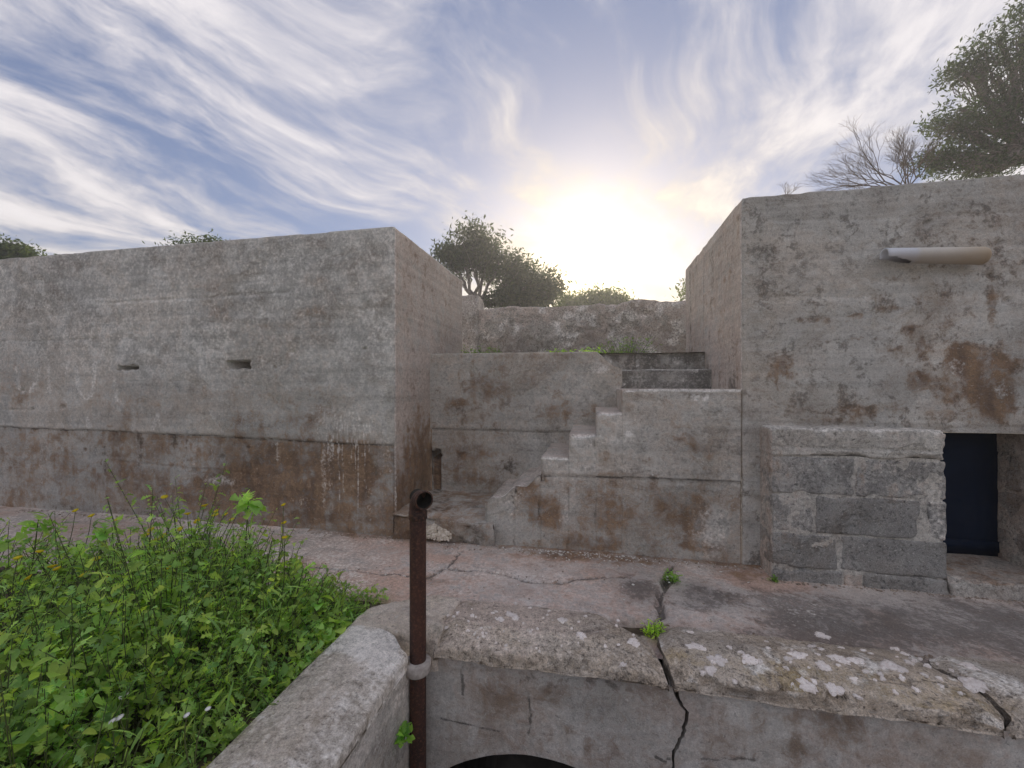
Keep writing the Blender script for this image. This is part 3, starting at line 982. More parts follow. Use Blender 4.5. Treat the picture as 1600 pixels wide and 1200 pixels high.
# upper steps from the landing to the terrace
for i, (y0, z0, z1) in enumerate(((YB + 0.02, 1.5, 1.855), (5.46, 1.7, 2.075))):
    V, F, N = box_grid(ax(0.10, XR + 0.03, 0.02), ax(y0, y0 + (0.36 if i == 0 else 0.2), 0.02), ax(z0, z1, 0.02), ('-z',))
    V0 = V.copy()
    off = N * ((fbm(V, 6, 4, 111 + i) - .5) * 0.02)[:, None] + wear(V, (0.1 - 1, y0, z0), (XR + 1, y0 + .4, z1), ['-y', '+z'], 0.008, 0.02, 113, 6)
    m = np.zeros((len(V), 4))
    m[:, 1] = 0.62 + 0.6 * (fbm(V0, 3, 4, 114 + i) - .42)
    m[:, 2] = 0.10 + 0.55 * sstep(fbm(V0, 7, 4, 116 + i), 0.52, 0.7)
    m[:, 0] = 0.2
    m[:, 2] = np.maximum(m[:, 2], 0.6 * sstep(V0[:, 2], z1 - 0.02, z1))
    mk('upper_step', V + off, F, M_STAIR, st_root, True, m)

# ---- back wall of the recess
V, F, N = box_grid(ax(XL + 0.003, 0.34, 0.0165), ax(YB, 5.55, 0.03), ax(-0.1, 2.085, 0.0165), ('-z', '+y', '-x'))
V0 = V.copy()
P2 = V[:, [0, 2]]
plB = lambda u, v: onY(u, v, YB)[[0, 2]]
fr = N[:, 1] < -.5
d_ = board_relief(V + np.array([5., 0, 3.]))
jz_, sgn = joint(V, 1.085, 0.04, 121, 0.016)
d_ = d_ - fr * (0.02 * sstep(-sgn, -0.005, 0.012) + 0.012 * jz_)
off = N * d_[:, None] + wear(V, (XL - 1, YB, -0.1), (0.34, 6, 2.085), ['-y', '+z', '+x'], 0.006, 0.02, 122, 5)
# broken right-hand corner, falling away to the steps
nz = fbm(V0, 6, 4, 123) - .5
lim = np.interp(V0[:, 0] + 0.10 * nz, [-0.10, 0.02, 0.09, 0.16, 0.24, 0.34], [2.2, 2.085, 2.03, 1.965, 1.90, 1.865]) + 0.03 * nz
Vn = V + off
Vn[:, 2] = np.where(V0[:, 2] > 1.6, np.minimum(Vn[:, 2], lim), Vn[:, 2])
# rounded drain hole and the chute below it
c = plB(682, 711)
dd = np.hypot(P2[:, 0] - c[0], (P2[:, 1] - c[1]) * 0.8) / 0.062
ins = (dd < 1) & fr
Vn[ins, 1] += 0.30
ch = fr & (np.abs(P2[:, 0] - c[0] + 0.005) < 0.062 + 0.02 * nz) & (P2[:, 1] < c[1] - 0.03) & (P2[:, 1] > FLOOR)
Vn[ch & ~ins, 1] += 0.04
m = np.zeros((len(V), 4))
m[:, 0] = 0.16 + 0.3 * fbm(V0, 1.7, 4, 124)
m[:, 1] = 0.06 + 0.22 * fbm(V0, 2.4, 4, 125)
items = [(760, 610, 50, 40, 0, 0.55), (720, 630, 40, 14, 0, 0.6), (770, 575, 40, 14, 0, 0.45), (880, 640, 60, 22, 0, 0.6), (920, 640, 30, 20, 0, 0.55), (830, 600, 40, 30, 0, 0.4), (740, 705, 70, 18, 0, 0.55), (790, 735, 40, 22, 0, 0.5),
         (730, 750, 50, 20, 0, 0.45), (820, 600, 60, 50, 2, 0.2), (850, 565, 60, 14, 2, 0.25), (700, 570, 30, 12, 2, 0.3), (780, 690, 80, 10, 2, 0.2), (935, 575, 30, 14, 2, 0.55), (966, 618, 6, 14, 2, 0.6),
         (800, 630, 40, 14, 1, 0.35), (730, 640, 40, 14, 1, 0.45), (800, 730, 26, 20, 1, 0.5), (885, 560, 60, 8, 1, 0.3)]
paint(P2, m, blobs_on_plane(items, plB), 126, 0.5, V0)
m[ch, 0] = 1.0
m[:, 1] = np.maximum(m[:, 1], 0.8 * jz_ * fr)
o = mk('recess_wall', Vn, F, M_STAIR, None, True, m)
tag(o, 'blotched concrete wall at the back of the recess with a round drain hole', 'wall')

# ---- pebbles of exposed aggregate in the broken ledge
ico = []
phi = (1 + 5 ** .5) / 2
IV = np.array([(-1, phi, 0), (1, phi, 0), (-1, -phi, 0), (1, -phi, 0), (0, -1, phi), (0, 1, phi), (0, -1, -phi), (0, 1, -phi), (phi, 0, -1), (phi, 0, 1), (-phi, 0, -1), (-phi, 0, 1)])
IV /= np.linalg.norm(IV[0])
IF = np.array([(0, 11, 5), (0, 5, 1), (0, 1, 7), (0, 7, 10), (0, 10, 11), (1, 5, 9), (5, 11, 4), (11, 10, 2), (10, 7, 6), (7, 1, 8), (3, 9, 4), (3, 4, 2), (3, 2, 6), (3, 6, 8), (3, 8, 9), (4, 9, 5), (2, 4, 11), (6, 2, 10), (8, 6, 7), (9, 8, 1)])


def scatter_stones(name, pts, rad, mat, flat=0.7, parent=None, seed=1):
    rg = np.random.default_rng(seed)
    Vs, Fs = [], []
    for k, (p, r_) in enumerate(zip(pts, rad)):
        s = r_ * rg.uniform(0.7, 1.25, 3) * np.array([1, 1, flat])
        a = rg.uniform(0, 6.28)
        v = IV * (1 + rg.uniform(-.15, .15, (12, 1))) * s
        v = np.c_[v[:, 0] * math.cos(a) - v[:, 1] * math.sin(a), v[:, 0] * math.sin(a) + v[:, 1] * math.cos(a), v[:, 2]]
        Vs.append(v + p)
        Fs.append(IF + 12 * k)
    return mk(name, np.concatenate(Vs), np.concatenate(Fs), mat, parent, True)


pts, rad = [], []
for k in range(420):
    x = RNG.uniform(-1.80, -1.47)
    z = RNG.uniform(0.04, 0.225)
    y = 4.065 + 0.10 * (z / .22) ** 1.5 + 0.012 * RNG.uniform(-1, 1)
    pts.append((x, y, z))
    rad.append(RNG.uniform(0.010, 0.024))
o = scatter_stones('aggregate_pebbles', pts, rad, M_PEBBLE, 0.9, st_root, 4)
o['kind'] = 'stuff'
# fallen petals and snail shells along the foot of the stairs
pts, rad = [], []
for k in range(330):
    x = RNG.normal(-0.2, 0.75)
    y = 4.09 - abs(RNG.normal(0, 0.10)) ** 1.2
    if RNG.random() < .2:
        x, y = RNG.uniform(-3.4, 1.3), RNG.uniform(3.2, 4.05)
    if x < -3.6:
        continue
    pts.append((x, y, 0.012))
    rad.append(RNG.uniform(0.003, 0.010) * (1.6 if RNG.random() < .1 else 1))
pz = walk_z(np.array(pts))
pts = [(p[0], p[1], z + 0.004) for p, z in zip(pts, pz)]
o = scatter_stones('fallen_petals', pts, rad, M_PETAL, 0.5, None, 5)
tag(o, 'tiny white petals and shells strewn along the foot of the stairs', 'petals', None, 'stuff')

# ---- crumbs of mortar, grit and clods gathered along the feet of the walls and in the cracks
rgq = np.random.default_rng(31)
pts, rad = [], []
for k in range(1500):
    x = rgq.uniform(-7.5, 4.5)
    y = 4.10 - abs(rgq.normal(0, 0.045))
    if 1.47 < x:
        y = 3.86 - abs(rgq.normal(0, 0.035))
    elif -1.5 < x < -1.0:
        y = 4.03 - abs(rgq.normal(0, 0.05))
    pts.append((x, y, 0))
    rad.append(0.0025 + 0.011 * rgq.random() ** 4)
for poly in (CR_A, CR_B, CR_C, CR_D):
    for a_, b_ in zip(poly[:-1], poly[1:]):
        for k in range(16):
            q_ = np.array(a_) + (np.array(b_) - np.array(a_)) * rgq.random() + rgq.normal(0, .022, 2)
            pts.append((q_[0], q_[1], 0))
            rad.append(0.002 + 0.008 * rgq.random() ** 3)
for k in range(260):
    pts.append((rgq.uniform(-3, 3), rgq.uniform(2.95, 4.0), 0))
    rad.append(0.002 + 0.007 * rgq.random() ** 4)
for k in range(300):
    pts.append((rgq.uniform(-1.0, 2.6), 2.925 + abs(rgq.normal(0, .025)), 0))
    rad.append(0.003 + 0.011 * rgq.random() ** 3)
pz = walk_z(np.array(pts, float))
pts = [(p[0], p[1], z + r_ * .3) for p, z, r_ in zip(pts, pz, rad)]
M_GRIT = simple('mortar_grit', (0.20, 0.15, 0.11), (0.50, 0.43, 0.36), 40, 1.0, 0.3, 0.1)
o = scatter_stones('grit', pts, rad, M_GRIT, 0.7, None, 6)
tag(o, 'grit and mortar crumbs along the foot of the walls', 'grit', None, 'stuff')

# ---- rear parapet of the terrace
YP = 8.0
rp_root = empty('parapet_wall', (-0.4, YP, 2.06), 'rough lichen-spotted parapet wall at the back between the bunkers', 'wall')
zt = onY(900, 475, YP)[2]
V, F, N = box_grid(ax(-3.4, 2.6, 0.03), ax(YP, YP + 0.5, 0.05), ax(2.0, zt, 0.03), ('-z',))
V0 = V.copy()
d_ = (fbm(V, 2.2, 4, 131) - .5) * 0.10 + (fbm(V, 9, 4, 132) - .5) * 0.05
off = N * d_[:, None] + wear(V, (-9, YP, 0), (9, YP + .5, zt), ['-y', '+z'], 0.03, 0.06, 133, 3)
off[:, 2] += (N[:, 2] > .5) * ((fbm(V0, (1.2, 1, 0), 4, 134) - .5) * 0.10)
m = np.zeros((len(V), 4))
m[:, 1] = 0.14 + 0.8 * (fbm(V0, 1.9, 4, 135) - .5) + 0.25 * sstep(2.9 - V0[:, 2], 0, .5)
m[:, 2] = 0.10 + 0.55 * sstep(fbm(V0, 6.0, 5, 136), .46, .72)
m[:, 3] = 0.25 + 0.4 * sstep(V0[:, 2], 2.8, 3.2)
mk('wall', V + off, F, M_REAR, rp_root, True, m)
a, b = onY(722, 460, YP)[0], onY(747, 460, YP)[0]
plain_box('pillar', (a - 0.3, YP - 0.04, 2.0), (b, YP + 0.45, onY(735, 461, YP)[2]), M_REAR, rp_root, 0.03, ('-y', '+x', '+z'), 0.02, 0.05, 137, 0.03, 5, (0.1, 0.35, 0.35, 0.2))


# ================================================================== BLOCKWORK BESIDE THE DOOR
YQ = 3.88


def block_wall(rootloc, label, rows, capx, capz, plinth, group=None, mirror=False):
    root = empty('block_wall', rootloc, label, 'wall')
    x0, x1 = capx
    # mortar bed standing between the blocks
    def mm(V0, N):
        m = np.zeros((len(V0), 4))
        m[:, 1] = 0.0 + 0.3 * fbm(V0, 3, 4, 141)
        m[:, 0] = 0.15
        m[:, 3] = np.where(N[:, 0] < -.5, 0.6, 0.15)
        return m
    plain_box('mortar', (x0 + 0.008, YQ + 0.006, -0.05), (x1 - 0.012, YF + 0.05 if not mirror else 4.5, capz[0] + 0.01), M_MORTAR, root, 0.02, ('-y', '-x', '+x'), 0.012, 0.03, 142, 0.012, 9, None, mm, ('+y', '-z', '+z'))
    k = 0
    for (z0, z1, xsj, tone) in rows:
        for (a, b), tn in zip(xsj, tone):
            k += 1
            def bmask(V0, N, tn=tn, k=k):
                m = np.zeros((len(V0), 4))
                m[:, 1] = tn[0] + 0.5 * (fbm(V0, 4, 4, 143 + k) - .45)
                m[:, 2] = tn[1] + 0.4 * (fbm(V0, 7, 4, 163 + k) - .5)
                m[:, 0] = tn[2] + 0.25 * fbm(V0, 3, 3, 183)
                m[:, 3] = 0.1 + 0.4 * (N[:, 0] < -.5)
                return m
            g_ = 0.0075
            yb = YF + 0.02 if not mirror else 4.47
            plain_box('stone_block', (a + g_, YQ + RNG.uniform(-.006, .006), z0 + g_), (b - g_, yb, z1 - g_), M_BLOCK, root, 0.0165,
                      ('-y', '-x', '+x', '+z', '-z'), 0.008, 0.022, 200 + 3 * k, 0.010, 6, None, bmask, ('+y',))
    for (a, b, mat_, mv) in plinth:
        k += 1
        plain_box('plinth_stone', (a, YQ - 0.015 + RNG.uniform(-.006, .006), -0.06), (b - 0.008, YF, 0.112), mat_, root, 0.018, ('-y', '-x', '+x', '+z'), 0.015, 0.035, 300 + 3 * k, 0.012, 7, mv)

    def capmask(V0, N):
        m = np.zeros((len(V0), 4))
        m[:, 1] = 0.12 + 0.6 * (fbm(V0, 4, 4, 144) - .45) + 0.55 * (N[:, 2] < -2)
        m[:, 0] = 0.2
        m[:, 2] = 0.10 + 0.5 * sstep(V0[:, 2], capz[1] - 0.02, capz[1])
        m[:, 3] = 0.1 + 0.5 * (N[:, 0] < -.5)
        return m
    V, F, N = box_grid(ax(x0, x1, 0.015), ax(YQ, YF + 0.02 if not mirror else 4.47, 0.02), ax(capz[0], capz[1], 0.012), ('+y',))
    V0 = V.copy()
    off = N * ((fbm(V, (1, 1, 12), 3, 145) - .5) * 0.016 + (fbm(V, 9, 4, 146) - .5) * 0.016)[:, None]
    off += wear(V, (x0, YQ, capz[0]), (x1, YF + 1, capz[1]), ['-y', '-x', '+x', '+z', '-z'], 0.012, 0.03, 147, 7)
    gz = np.clip(1 - np.abs(V0[:, 2] - (capz[0] + 0.075) - 0.02 * (fbm(V0, 3, 3, 148) - .5)) / 0.014, 0, 1)
    off[:, 1] += 0.012 * gz * (N[:, 1] < -.5)
    off[:, 1] -= 0.012 * (V0[:, 2] < capz[0] + 0.07) * (N[:, 1] < -.5)
    mk('cement_cap', V + off, F, M_MORTAR, root, True, capmask(V0, N))
    return root


MZ = [0.11, 0.41, 0.735, 1.06]
bw = block_wall((2.1, YQ, 0), 'low wall of dark limestone blocks left of the navy door', [
    (MZ[2], MZ[3], [(1.49, 2.12), (2.12, 2.765)], [(0.14, 0.10, 0.05), (0.08, 0.12, 0.05)]),
    (MZ[1], MZ[2], [(1.49, 1.82), (1.82, 2.585), (2.625, 2.765)], [(0.3, 0.3, 0.1), (0.35, 0.05, 0.05), (0.0, 0.45, 0.2)]),
    (MZ[0], MZ[1], [(1.49, 2.0), (2.0, 2.765)], [(0.45, 0.1, 0.1), (0.42, 0.08, 0.1)])],
    (1.49, 2.76), (1.06, 1.295), [(1.505, 2.04, M_BLOCK, (0.1, 0.4, 0.2, 0.1)), (2.04, 2.18, M_MORTAR, (0.25, 0.0, 0.1, 0.6)), (2.18, 2.775, M_BLOCK, (0.1, 0.45, 0.2, 0.0))])
bw2 = block_wall((4.1, YQ, 0), 'blockwork jamb at the right edge beside the navy door', [
    (MZ[2], MZ[3], [(3.55, 4.1), (4.1, 4.7)], [(0.2, 0.1, 0.15), (0.1, 0.2, 0.1)]),
    (MZ[1], MZ[2], [(3.55, 3.9), (3.9, 4.7)], [(0.4, 0.05, 0.1), (0.3, 0.1, 0.1)]),
    (MZ[0], MZ[1], [(3.55, 4.05), (4.05, 4.7)], [(0.3, 0.1, 0.2), (0.4, 0.1, 0.1)])],
    (3.55, 4.7), (1.06, 1.255), [(3.56, 4.1, M_BLOCK, (0.1, 0.4, 0.2, 0.1)), (4.1, 4.7, M_BLOCK, (0.1, 0.4, 0.1, 0.1))], mirror=True)


def sill_mask(V0, N):
    m = np.zeros((len(V0), 4))
    m[:, 3] = 0.55 * (N[:, 2] > .5)
    m[:, 1] = np.where(N[:, 2] > .5, 0.1, 0.45) + 0.3 * (fbm(V0, 5, 3, 151) - .5)
    m[:, 0] = np.where(N[:, 2] > .5, 0.35, 0.1)
    return m


plain_box('door_sill', (DX0 + 0.02, YQ - 0.025, -0.05), (DX1 + 0.005, 4.60, 0.122), M_MORTAR, br_root, 0.018, ('-y', '+z'), 0.02, 0.05, 152, 0.010, 6, None, sill_mask, ('-z', '+y'))

# ================================================================== SUNKEN PIT: WALL WITH ARCH, COPINGS
YW = 2.42
XW = -1.09
pw_root = empty('retaining_wall', (2.0, YW, -2.55), 'cracked retaining wall of the sunken pit with a dark arch', 'wall')
plW = lambda u, v: onY(u, v, YW)[[0, 2]]
CRK = [plW(u, v) for u, v in ((1042, 1052), (1052, 1072), (1062, 1092), (1074, 1112), (1076, 1126), (1066, 1150), (1056, 1168), (1052, 1182), (1056, 1200))]
CRK = [(p[0], p[1]) for p in CRK] + [(0.40, -0.62), (0.47, -0.85), (0.42, -1.2), (0.5, -1.7), (0.44, -2.6)]
cz = np.array([p[1] for p in CRK])[::-1]
cx = np.array([p[0] for p in CRK])[::-1]


def crack_x(z):
    P = np.c_[z * 0, z * 0, z]
    return np.interp(z, cz, cx) + 0.07 * (fbm(P, (1, 1, 13), 5, 161, 0.75) - .5)


def crack_w(z):
    P = np.c_[z * 0 + 3, z * 0, z]
    return 0.003 + 0.013 * fbm(P, (1, 1, 11), 3, 162) + 0.010 * sstep(z, -0.1, 0.02)


AX, AZ, AR, AH = -0.334, -1.536, 0.985, 0.715


def pit_surface(name, s_fn, ns, nz, zb, zt, flip=False):
    """front face between two boundary curves; s_fn(s, z) -> x"""
    s = np.linspace(0, 1, ns)
    V, idx = [], 0
    S, T = np.meshgrid(s, np.linspace(0, 1, nz), indexing='ij')
    return S.ravel(), T.ravel()


def wall_section(name, xa, xb, zb, zt_, seed, parts=None):
    """xa, xb: functions of z; zb: function of x for the lower boundary"""
    ns, nz = 150, 150
    S, T = np.meshgrid(np.linspace(0, 1, ns), np.linspace(0, 1, nz), indexing='ij')
    S, T = S.ravel(), T.ravel()
    z = -2.6 + T * (zt_ + 2.6)
    x = xa(z) + S * (xb(z) - xa(z))
    zz = zb(x) + T * (zt_ - zb(x))
    x = xa(zz) + S * (xb(zz) - xa(zz))
    V0 = np.c_[x, np.full_like(x, YW), zz]
    dsp = (fbm(V0, 1.5, 4, 163) - .5) * 0.03 + (fbm(V0, 8, 4, 164) - .5) * 0.010
    return S, T, V0, dsp, ns, nz


def pit_mask(V0):
    m = np.zeros((len(V0), 4))
    P2 = V0[:, [0, 2]]
    m[:, 0] = 0.20 + 0.25 * fbm(V0, 2, 3, 165)
    m[:, 1] = 0.02 + 0.15 * fbm(V0, 3, 3, 166)
    items = [(780, 1080, 70, 40, 0, 0.6), (860, 1090, 60, 34, 0, 0.62), (920, 1110, 60, 40, 0, 0.55), (820, 1060, 80, 14, 1, 0.45), (930, 1070, 60, 14, 1, 0.45), (950, 1100, 26, 34, 1, 0.4),
             (1010, 1110, 50, 50, 2, 0.12), (720, 1080, 30, 60, 2, 0.12), (780, 1140, 60, 20, 2, 0.16), (1330, 1130, 150, 60, 0, 0.75), (1210, 1120, 60, 60, 0, 0.5), (1250, 1170, 80, 30, 0, 0.7), (1430, 1150, 80, 40, 0, 0.5),
             (1120, 1120, 50, 40, 2, 0.14), (1520, 1160, 60, 40, 2, 0.1), (980, 1095, 3, 3, 2, 0.8), (770, 1150, 40, 8, 0, 0.4), (900, 1160, 40, 20, 0, 0.4)]
    paint(P2, m, blobs_on_plane(items, plW), 167, 0.5, V0)
    strokes(P2, m, [[(726, 1020), (722, 1050), (723, 1082)], [(690, 1120), (730, 1128), (780, 1142)], [(828, 1080), (826, 1150)], [(1058, 1178), (1100, 1186), (1150, 1190), (1180, 1196)], [(1020, 1180), (1040, 1190), (1052, 1186)]], 1, 0.008, 0.75, plW)
    return m


def quads(ns, nz):
    i = np.arange((ns - 1) * (nz - 1))
    r_, c_ = i // (nz - 1), i % (nz - 1)
    v0 = r_ * nz + c_
    return np.stack([v0, v0 + nz, v0 + nz + 1, v0 + 1], 1)


ZT = -0.02
flatb = lambda x: np.full_like(x, -2.6)


def arch_z(x):
    return AZ + np.sqrt(np.clip(AR ** 2 - (x - AX) ** 2, 0, None))


def sect(name, xa, xb, zb, seed, returns=()):
    S, T, V0, dsp, ns, nz = wall_section(name, xa, xb, zb, ZT, seed)
    V = V0.copy()
    V[:, 1] -= dsp
    Q = quads(ns, nz)
    m = pit_mask(V0)
    # return faces (thickness) along s=0 and/or s=1 and t=0
    Vs, Qs, Ms = [V], [Q], [m]
    offn = len(V)
    for which in returns:
        sel = {'s0': np.arange(nz), 's1': (ns - 1) * nz + np.arange(nz), 't0': np.arange(ns) * nz}[which]
        E = V[sel]
        nd = 8
        W = np.concatenate([E + np.array([0, 0.5 * k / nd, 0]) + (np.array([0.02, 0, 0]) * ((fbm(E + k, 9, 3, 171)[:, None] - .5) if k else 0)) for k in range(nd + 1)])
        n = len(sel)
        i = np.arange(nd * (n - 1))
        r_, c_ = i // (n - 1), i % (n - 1)
        v0 = r_ * n + c_
        q = np.stack([v0, v0 + n, v0 + n + 1, v0 + 1], 1)
        if which in ('s1', 't0'):
            q = q[:, ::-1] if which == 't0' else q
        if which == 's0':
            q = q[:, ::-1]
        Vs.append(W)
        Qs.append(q + offn)
        Ms.append(np.tile([0.2, 0.5, 0, 0], (len(W), 1)))
        offn += len(W)
    return mk(name, np.concatenate(Vs), np.concatenate(Qs), M_PIT, pw_root, True, np.concatenate(Ms))


cst = lambda v: (lambda z: np.full_like(z, v))
sect('wall_section', cst(XW - 0.03), cst(AX - AH), flatb, 1, ('s1',))
sect('wall_section', cst(AX - AH), cst(AX + AH), arch_z, 2, ('t0',))
sect('wall_section', cst(AX + AH), lambda z: crack_x(z) - crack_w(z), flatb, 3, ('s0', 's1'))
sect('wall_section', lambda z: crack_x(z) + crack_w(z), cst(2.6), flatb, 4, ('s0',))
sect('wall_section', cst(2.6), cst(7.0), flatb, 5)
plain_box('earth_backing', (-1.5, YW + 0.07, -0.50), (8.5, 4.0, -0.065), M_SOIL, pw_root, 0.2, None, rough=0.01)
# black backing that paints in the crack's shade, and tunnel behind the arch
plain_box('crack_shade', (0.33, YW + 0.12, -2.6), (0.65, YW + 0.3, -0.12), M_BLACK, pw_root, 0.1, None, rough=0.02)
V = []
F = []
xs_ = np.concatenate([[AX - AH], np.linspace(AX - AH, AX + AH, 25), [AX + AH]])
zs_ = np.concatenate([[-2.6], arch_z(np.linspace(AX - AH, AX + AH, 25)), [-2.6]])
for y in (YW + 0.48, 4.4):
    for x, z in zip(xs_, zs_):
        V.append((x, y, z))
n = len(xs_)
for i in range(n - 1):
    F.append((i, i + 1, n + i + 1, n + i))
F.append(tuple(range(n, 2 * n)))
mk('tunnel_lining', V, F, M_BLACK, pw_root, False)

# ---- copings.  Profile across (distance from the pit edge, height)
PROF = [(0.0, -0.035), (0.0, 0.045), (0.012, 0.058), (0.20, 0.10), (0.34, 0.108), (0.49, 0.095), (0.505, 0.08), (0.51, -0.08)]


def resample(prof, res):
    out = []
    for a, b in zip(prof[:-1], prof[1:]):
        a, b = np.array(a), np.array(b)
        n = max(1, int(np.ceil(np.hypot(*(b - a)) / res)))
        for k in range(n):
            out.append(a + (b - a) * k / n)
    out.append(np.array(prof[-1]))
    return np.array(out)


def cope_disp(P, amt=1.0):
    return ((fbm(P, 3.5, 4, 181) - .5) * 0.018 + (fbm(P, 14, 4, 182) - .5) * 0.020 + (fbm(P, 45, 2, 183) - .5) * 0.006) * amt


def coping(name, xa, xb, parent, maskf, along='x', ends=('a', 'b'), chip=0.03, seed=0, n=None, dzf=None):
    """xa(d), xb(d): end positions as functions of the distance across d"""
    pr = resample(PROF, 0.014)
    L = abs(np.mean(xb(pr[:, 0]) - xa(pr[:, 0])))
    n = n or int(L / 0.014)
    s = np.linspace(0, 1, n + 1)
    S, K = np.meshgrid(s, np.arange(len(pr)), indexing='ij')
    S, K = S.ravel(), K.ravel()
    dd, z = pr[K, 0], pr[K, 1]
    x = xa(dd) + S * (xb(dd) - xa(dd))
    P0 = np.c_[x, YF * 0 + 2.38 + dd, z] if along == 'x' else np.c_[-1.08 - dd * 0.97, x, z]
    # surface normals of the profile
    tg = np.gradient(pr, axis=0)
    nn = np.c_[-tg[:, 1], tg[:, 0]]
    nn /= np.linalg.norm(nn, axis=1)[:, None] + 1e-9
    nv = nn[K]
    dsp = cope_disp(P0, 1.0 if along == 'x' else 0.35)
    P = P0.copy()
    ch = sstep(fbm(P0, 5.5, 4, 184 + seed), 0.50, 0.72)
    near = np.exp(-((dd - 0.004) / 0.03) ** 2) * np.exp(-((z - 0.04) / 0.045) ** 2)
    if along == 'x':
        P[:, 1] += nv[:, 0] * dsp + near * ch * chip * 1.3
    else:
        P[:, 0] -= nv[:, 0] * dsp + near * ch * chip * 1.3
    P[:, 2] += nv[:, 1] * dsp - near * ch * chip
    low = (z < -0.02) & (dd < 0.1)
    P[low, 2] += 0.035 * fbm(P0[low], 5, 4, 185)
    # ragged ends
    er = 0.05
    ea = np.exp(-(S * L / er) ** 2) * (0.3 + fbm(P0, 9, 3, 186)) * 0.045
    eb = np.exp(-((1 - S) * L / er) ** 2) * (0.3 + fbm(P0, 9, 3, 187)) * 0.045
    top = z > 0.0
    if 'a' in ends:
        P[:, 2] -= ea * top
    if 'b' in ends:
        P[:, 2] -= eb * top
    if dzf is not None:
        P[:, 2] += dzf(P0)
    Q = quads(n + 1, len(pr))
    if along != 'x':
        Q = Q[:, ::-1]
    Vs, Qs, Ms = [P], [Q], [maskf(P0, dd, z)]
    # end caps: fan strips to the bottom of the slab
    offn = len(P)
    for w_, sel in (('a', np.arange(len(pr))), ('b', n * len(pr) + np.arange(len(pr)))):
        E = P[sel]
        nb = 7
        lo = E.copy()
        lo[:, 2] = np.minimum(E[:, 2], -0.033)
        W = []
        for k in range(nb + 1):
            t_ = k / nb
            p_ = E * (1 - t_) + lo * t_
            if k:
                p_ = p_ + (np.c_[fbm(p_, 11, 3, 188), fbm(p_, 11, 3, 189), np.zeros(len(p_))] - .5) * np.array([0.05, 0.02, 0]) * (1 if along == 'x' else 1)
            W.append(p_)
        W = np.concatenate(W)
        q = quads(nb + 1, len(pr))
        if (w_ == 'b') == (along == 'x'):
            q = q[:, ::-1]
        Vs.append(W)
        Qs.append(q + offn)
        mm = np.tile([0.1, 0.75, 0.1, 0.1], (len(W), 1))  # end faces blackened to put shade into the gaps between slabs
        Ms.append(mm)
        offn += len(W)
    return mk(name, np.concatenate(Vs), np.concatenate(Qs), M_COPE if along == 'x' else M_COPE2, parent, True, np.concatenate(Ms))


def cmask_left(P0, dd, z):
    m = np.zeros((len(P0), 4))
    top = sstep(dd, 0.16, 0.24)
    m[:, 1] = 0.04 + top * (0.14 + 0.5 * (fbm(P0, 4, 4, 191) - .42)) + 0.12 * sstep(P0[:, 0], -0.4, 0.4)
    m[:, 3] = 0.42 + 0.3 * top - 0.35 * sstep(P0[:, 0], -0.6, 0.3)
    m[:, 2] = 0.18 * (1 - top) * (dd > 0.008) + 0.15 * (fbm(P0, 6, 3, 192) - .4)
    fas = (dd < 0.01) & (z < 0.045)
    m[fas] = np.c_[np.full(fas.sum(), .1), 0.25 + 0.3 * (fbm(P0[fas], 5, 3, 193) - .5), np.full(fas.sum(), .05), np.full(fas.sum(), .05)]
    return m


def cmask_right(P0, dd, z):
    m = np.zeros((len(P0), 4))
    top = sstep(dd, 0.16, 0.26)
    m[:, 1] = 0.20 + 0.16 * top + 0.5 * (fbm(P0, 4, 4, 194) - .42)
    m[:, 0] = (1 - top) * (0.25 + 1.0 * (fbm(P0, 3, 4, 195) - .42)) * (dd > .006)
    m[:, 2] = 0.12 + 0.5 * sstep(fbm(P0, 8, 3, 196), .55, .7)
    m[:, 3] = 0.12
    fas = (dd < 0.01) & (z < 0.045)
    m[fas] = np.c_[np.full(fas.sum(), .1), 0.35 + 0.3 * (fbm(P0[fas], 5, 3, 193) - .5), np.full(fas.sum(), .05), np.full(fas.sum(), .0)]
    return m


def cmask_side(P0, dd, z):
    m = np.zeros((len(P0), 4))
    top = sstep(dd, 0.13, 0.2)
    m[:, 1] = 0.0 + top * (0.06 + 0.5 * (fbm(P0, 5, 4, 197) - .45))
    m[:, 3] = 0.30 - 0.1 * (1 - top)
    m[:, 2] = 0.25 + 0.22 * (1 - top) + 0.7 * sstep(P0[:, 1], 2.05, 2.2) * sstep(fbm(P0, 4, 3, 198), .4, .6) + 0.1
    m[:, 0] = 0.25 * top * fbm(P0, 3, 3, 199)
    return m


slab_l = coping('coping_slab', lambda d_: np.interp(d_, [0, .06, .15, .25, .5], [-0.965, -0.97, -0.985, -0.99, -0.98]), lambda d_: np.interp(d_, [0, 0.1, 0.22, 0.3, 0.38, 0.44, 0.5], [0.40, 0.385, 0.35, 0.30, 0.20, 0.13, 0.05]), pw_root, cmask_left, seed=0)
slab_r = coping('coping_slab', lambda d_: np.interp(d_, [0, 0.1, 0.22, 0.36, 0.5], [0.435, 0.425, 0.40, 0.40, 0.46]), lambda d_: np.full_like(d_, 1.92) + 0.06 * np.sin(d_ * 12), pw_root, cmask_right, seed=3, chip=0.06,
                dzf=lambda P: -0.035 * sstep(P[:, 1], 2.6, 2.88))
slab_e = coping('coping_slab', lambda d_: np.full_like(d_, 1.955) + 0.05 * np.sin(d_ * 12 + .3), lambda d_: np.full_like(d_, 6.5), pw_root, cmask_right, seed=5, chip=0.05, n=160, dzf=lambda P: -0.03 * sstep(P[:, 1], 2.6, 2.88))
# broken rubble where the two copings meet behind the pipe
def rubmask(V0, N):
    m = np.zeros((len(V0), 4))
    m[:, 1] = 0.22 + 0.6 * (fbm(V0, 7, 4, 201) - .45)
    m[:, 3] = 0.4
    m[:, 2] = 0.2
    return m


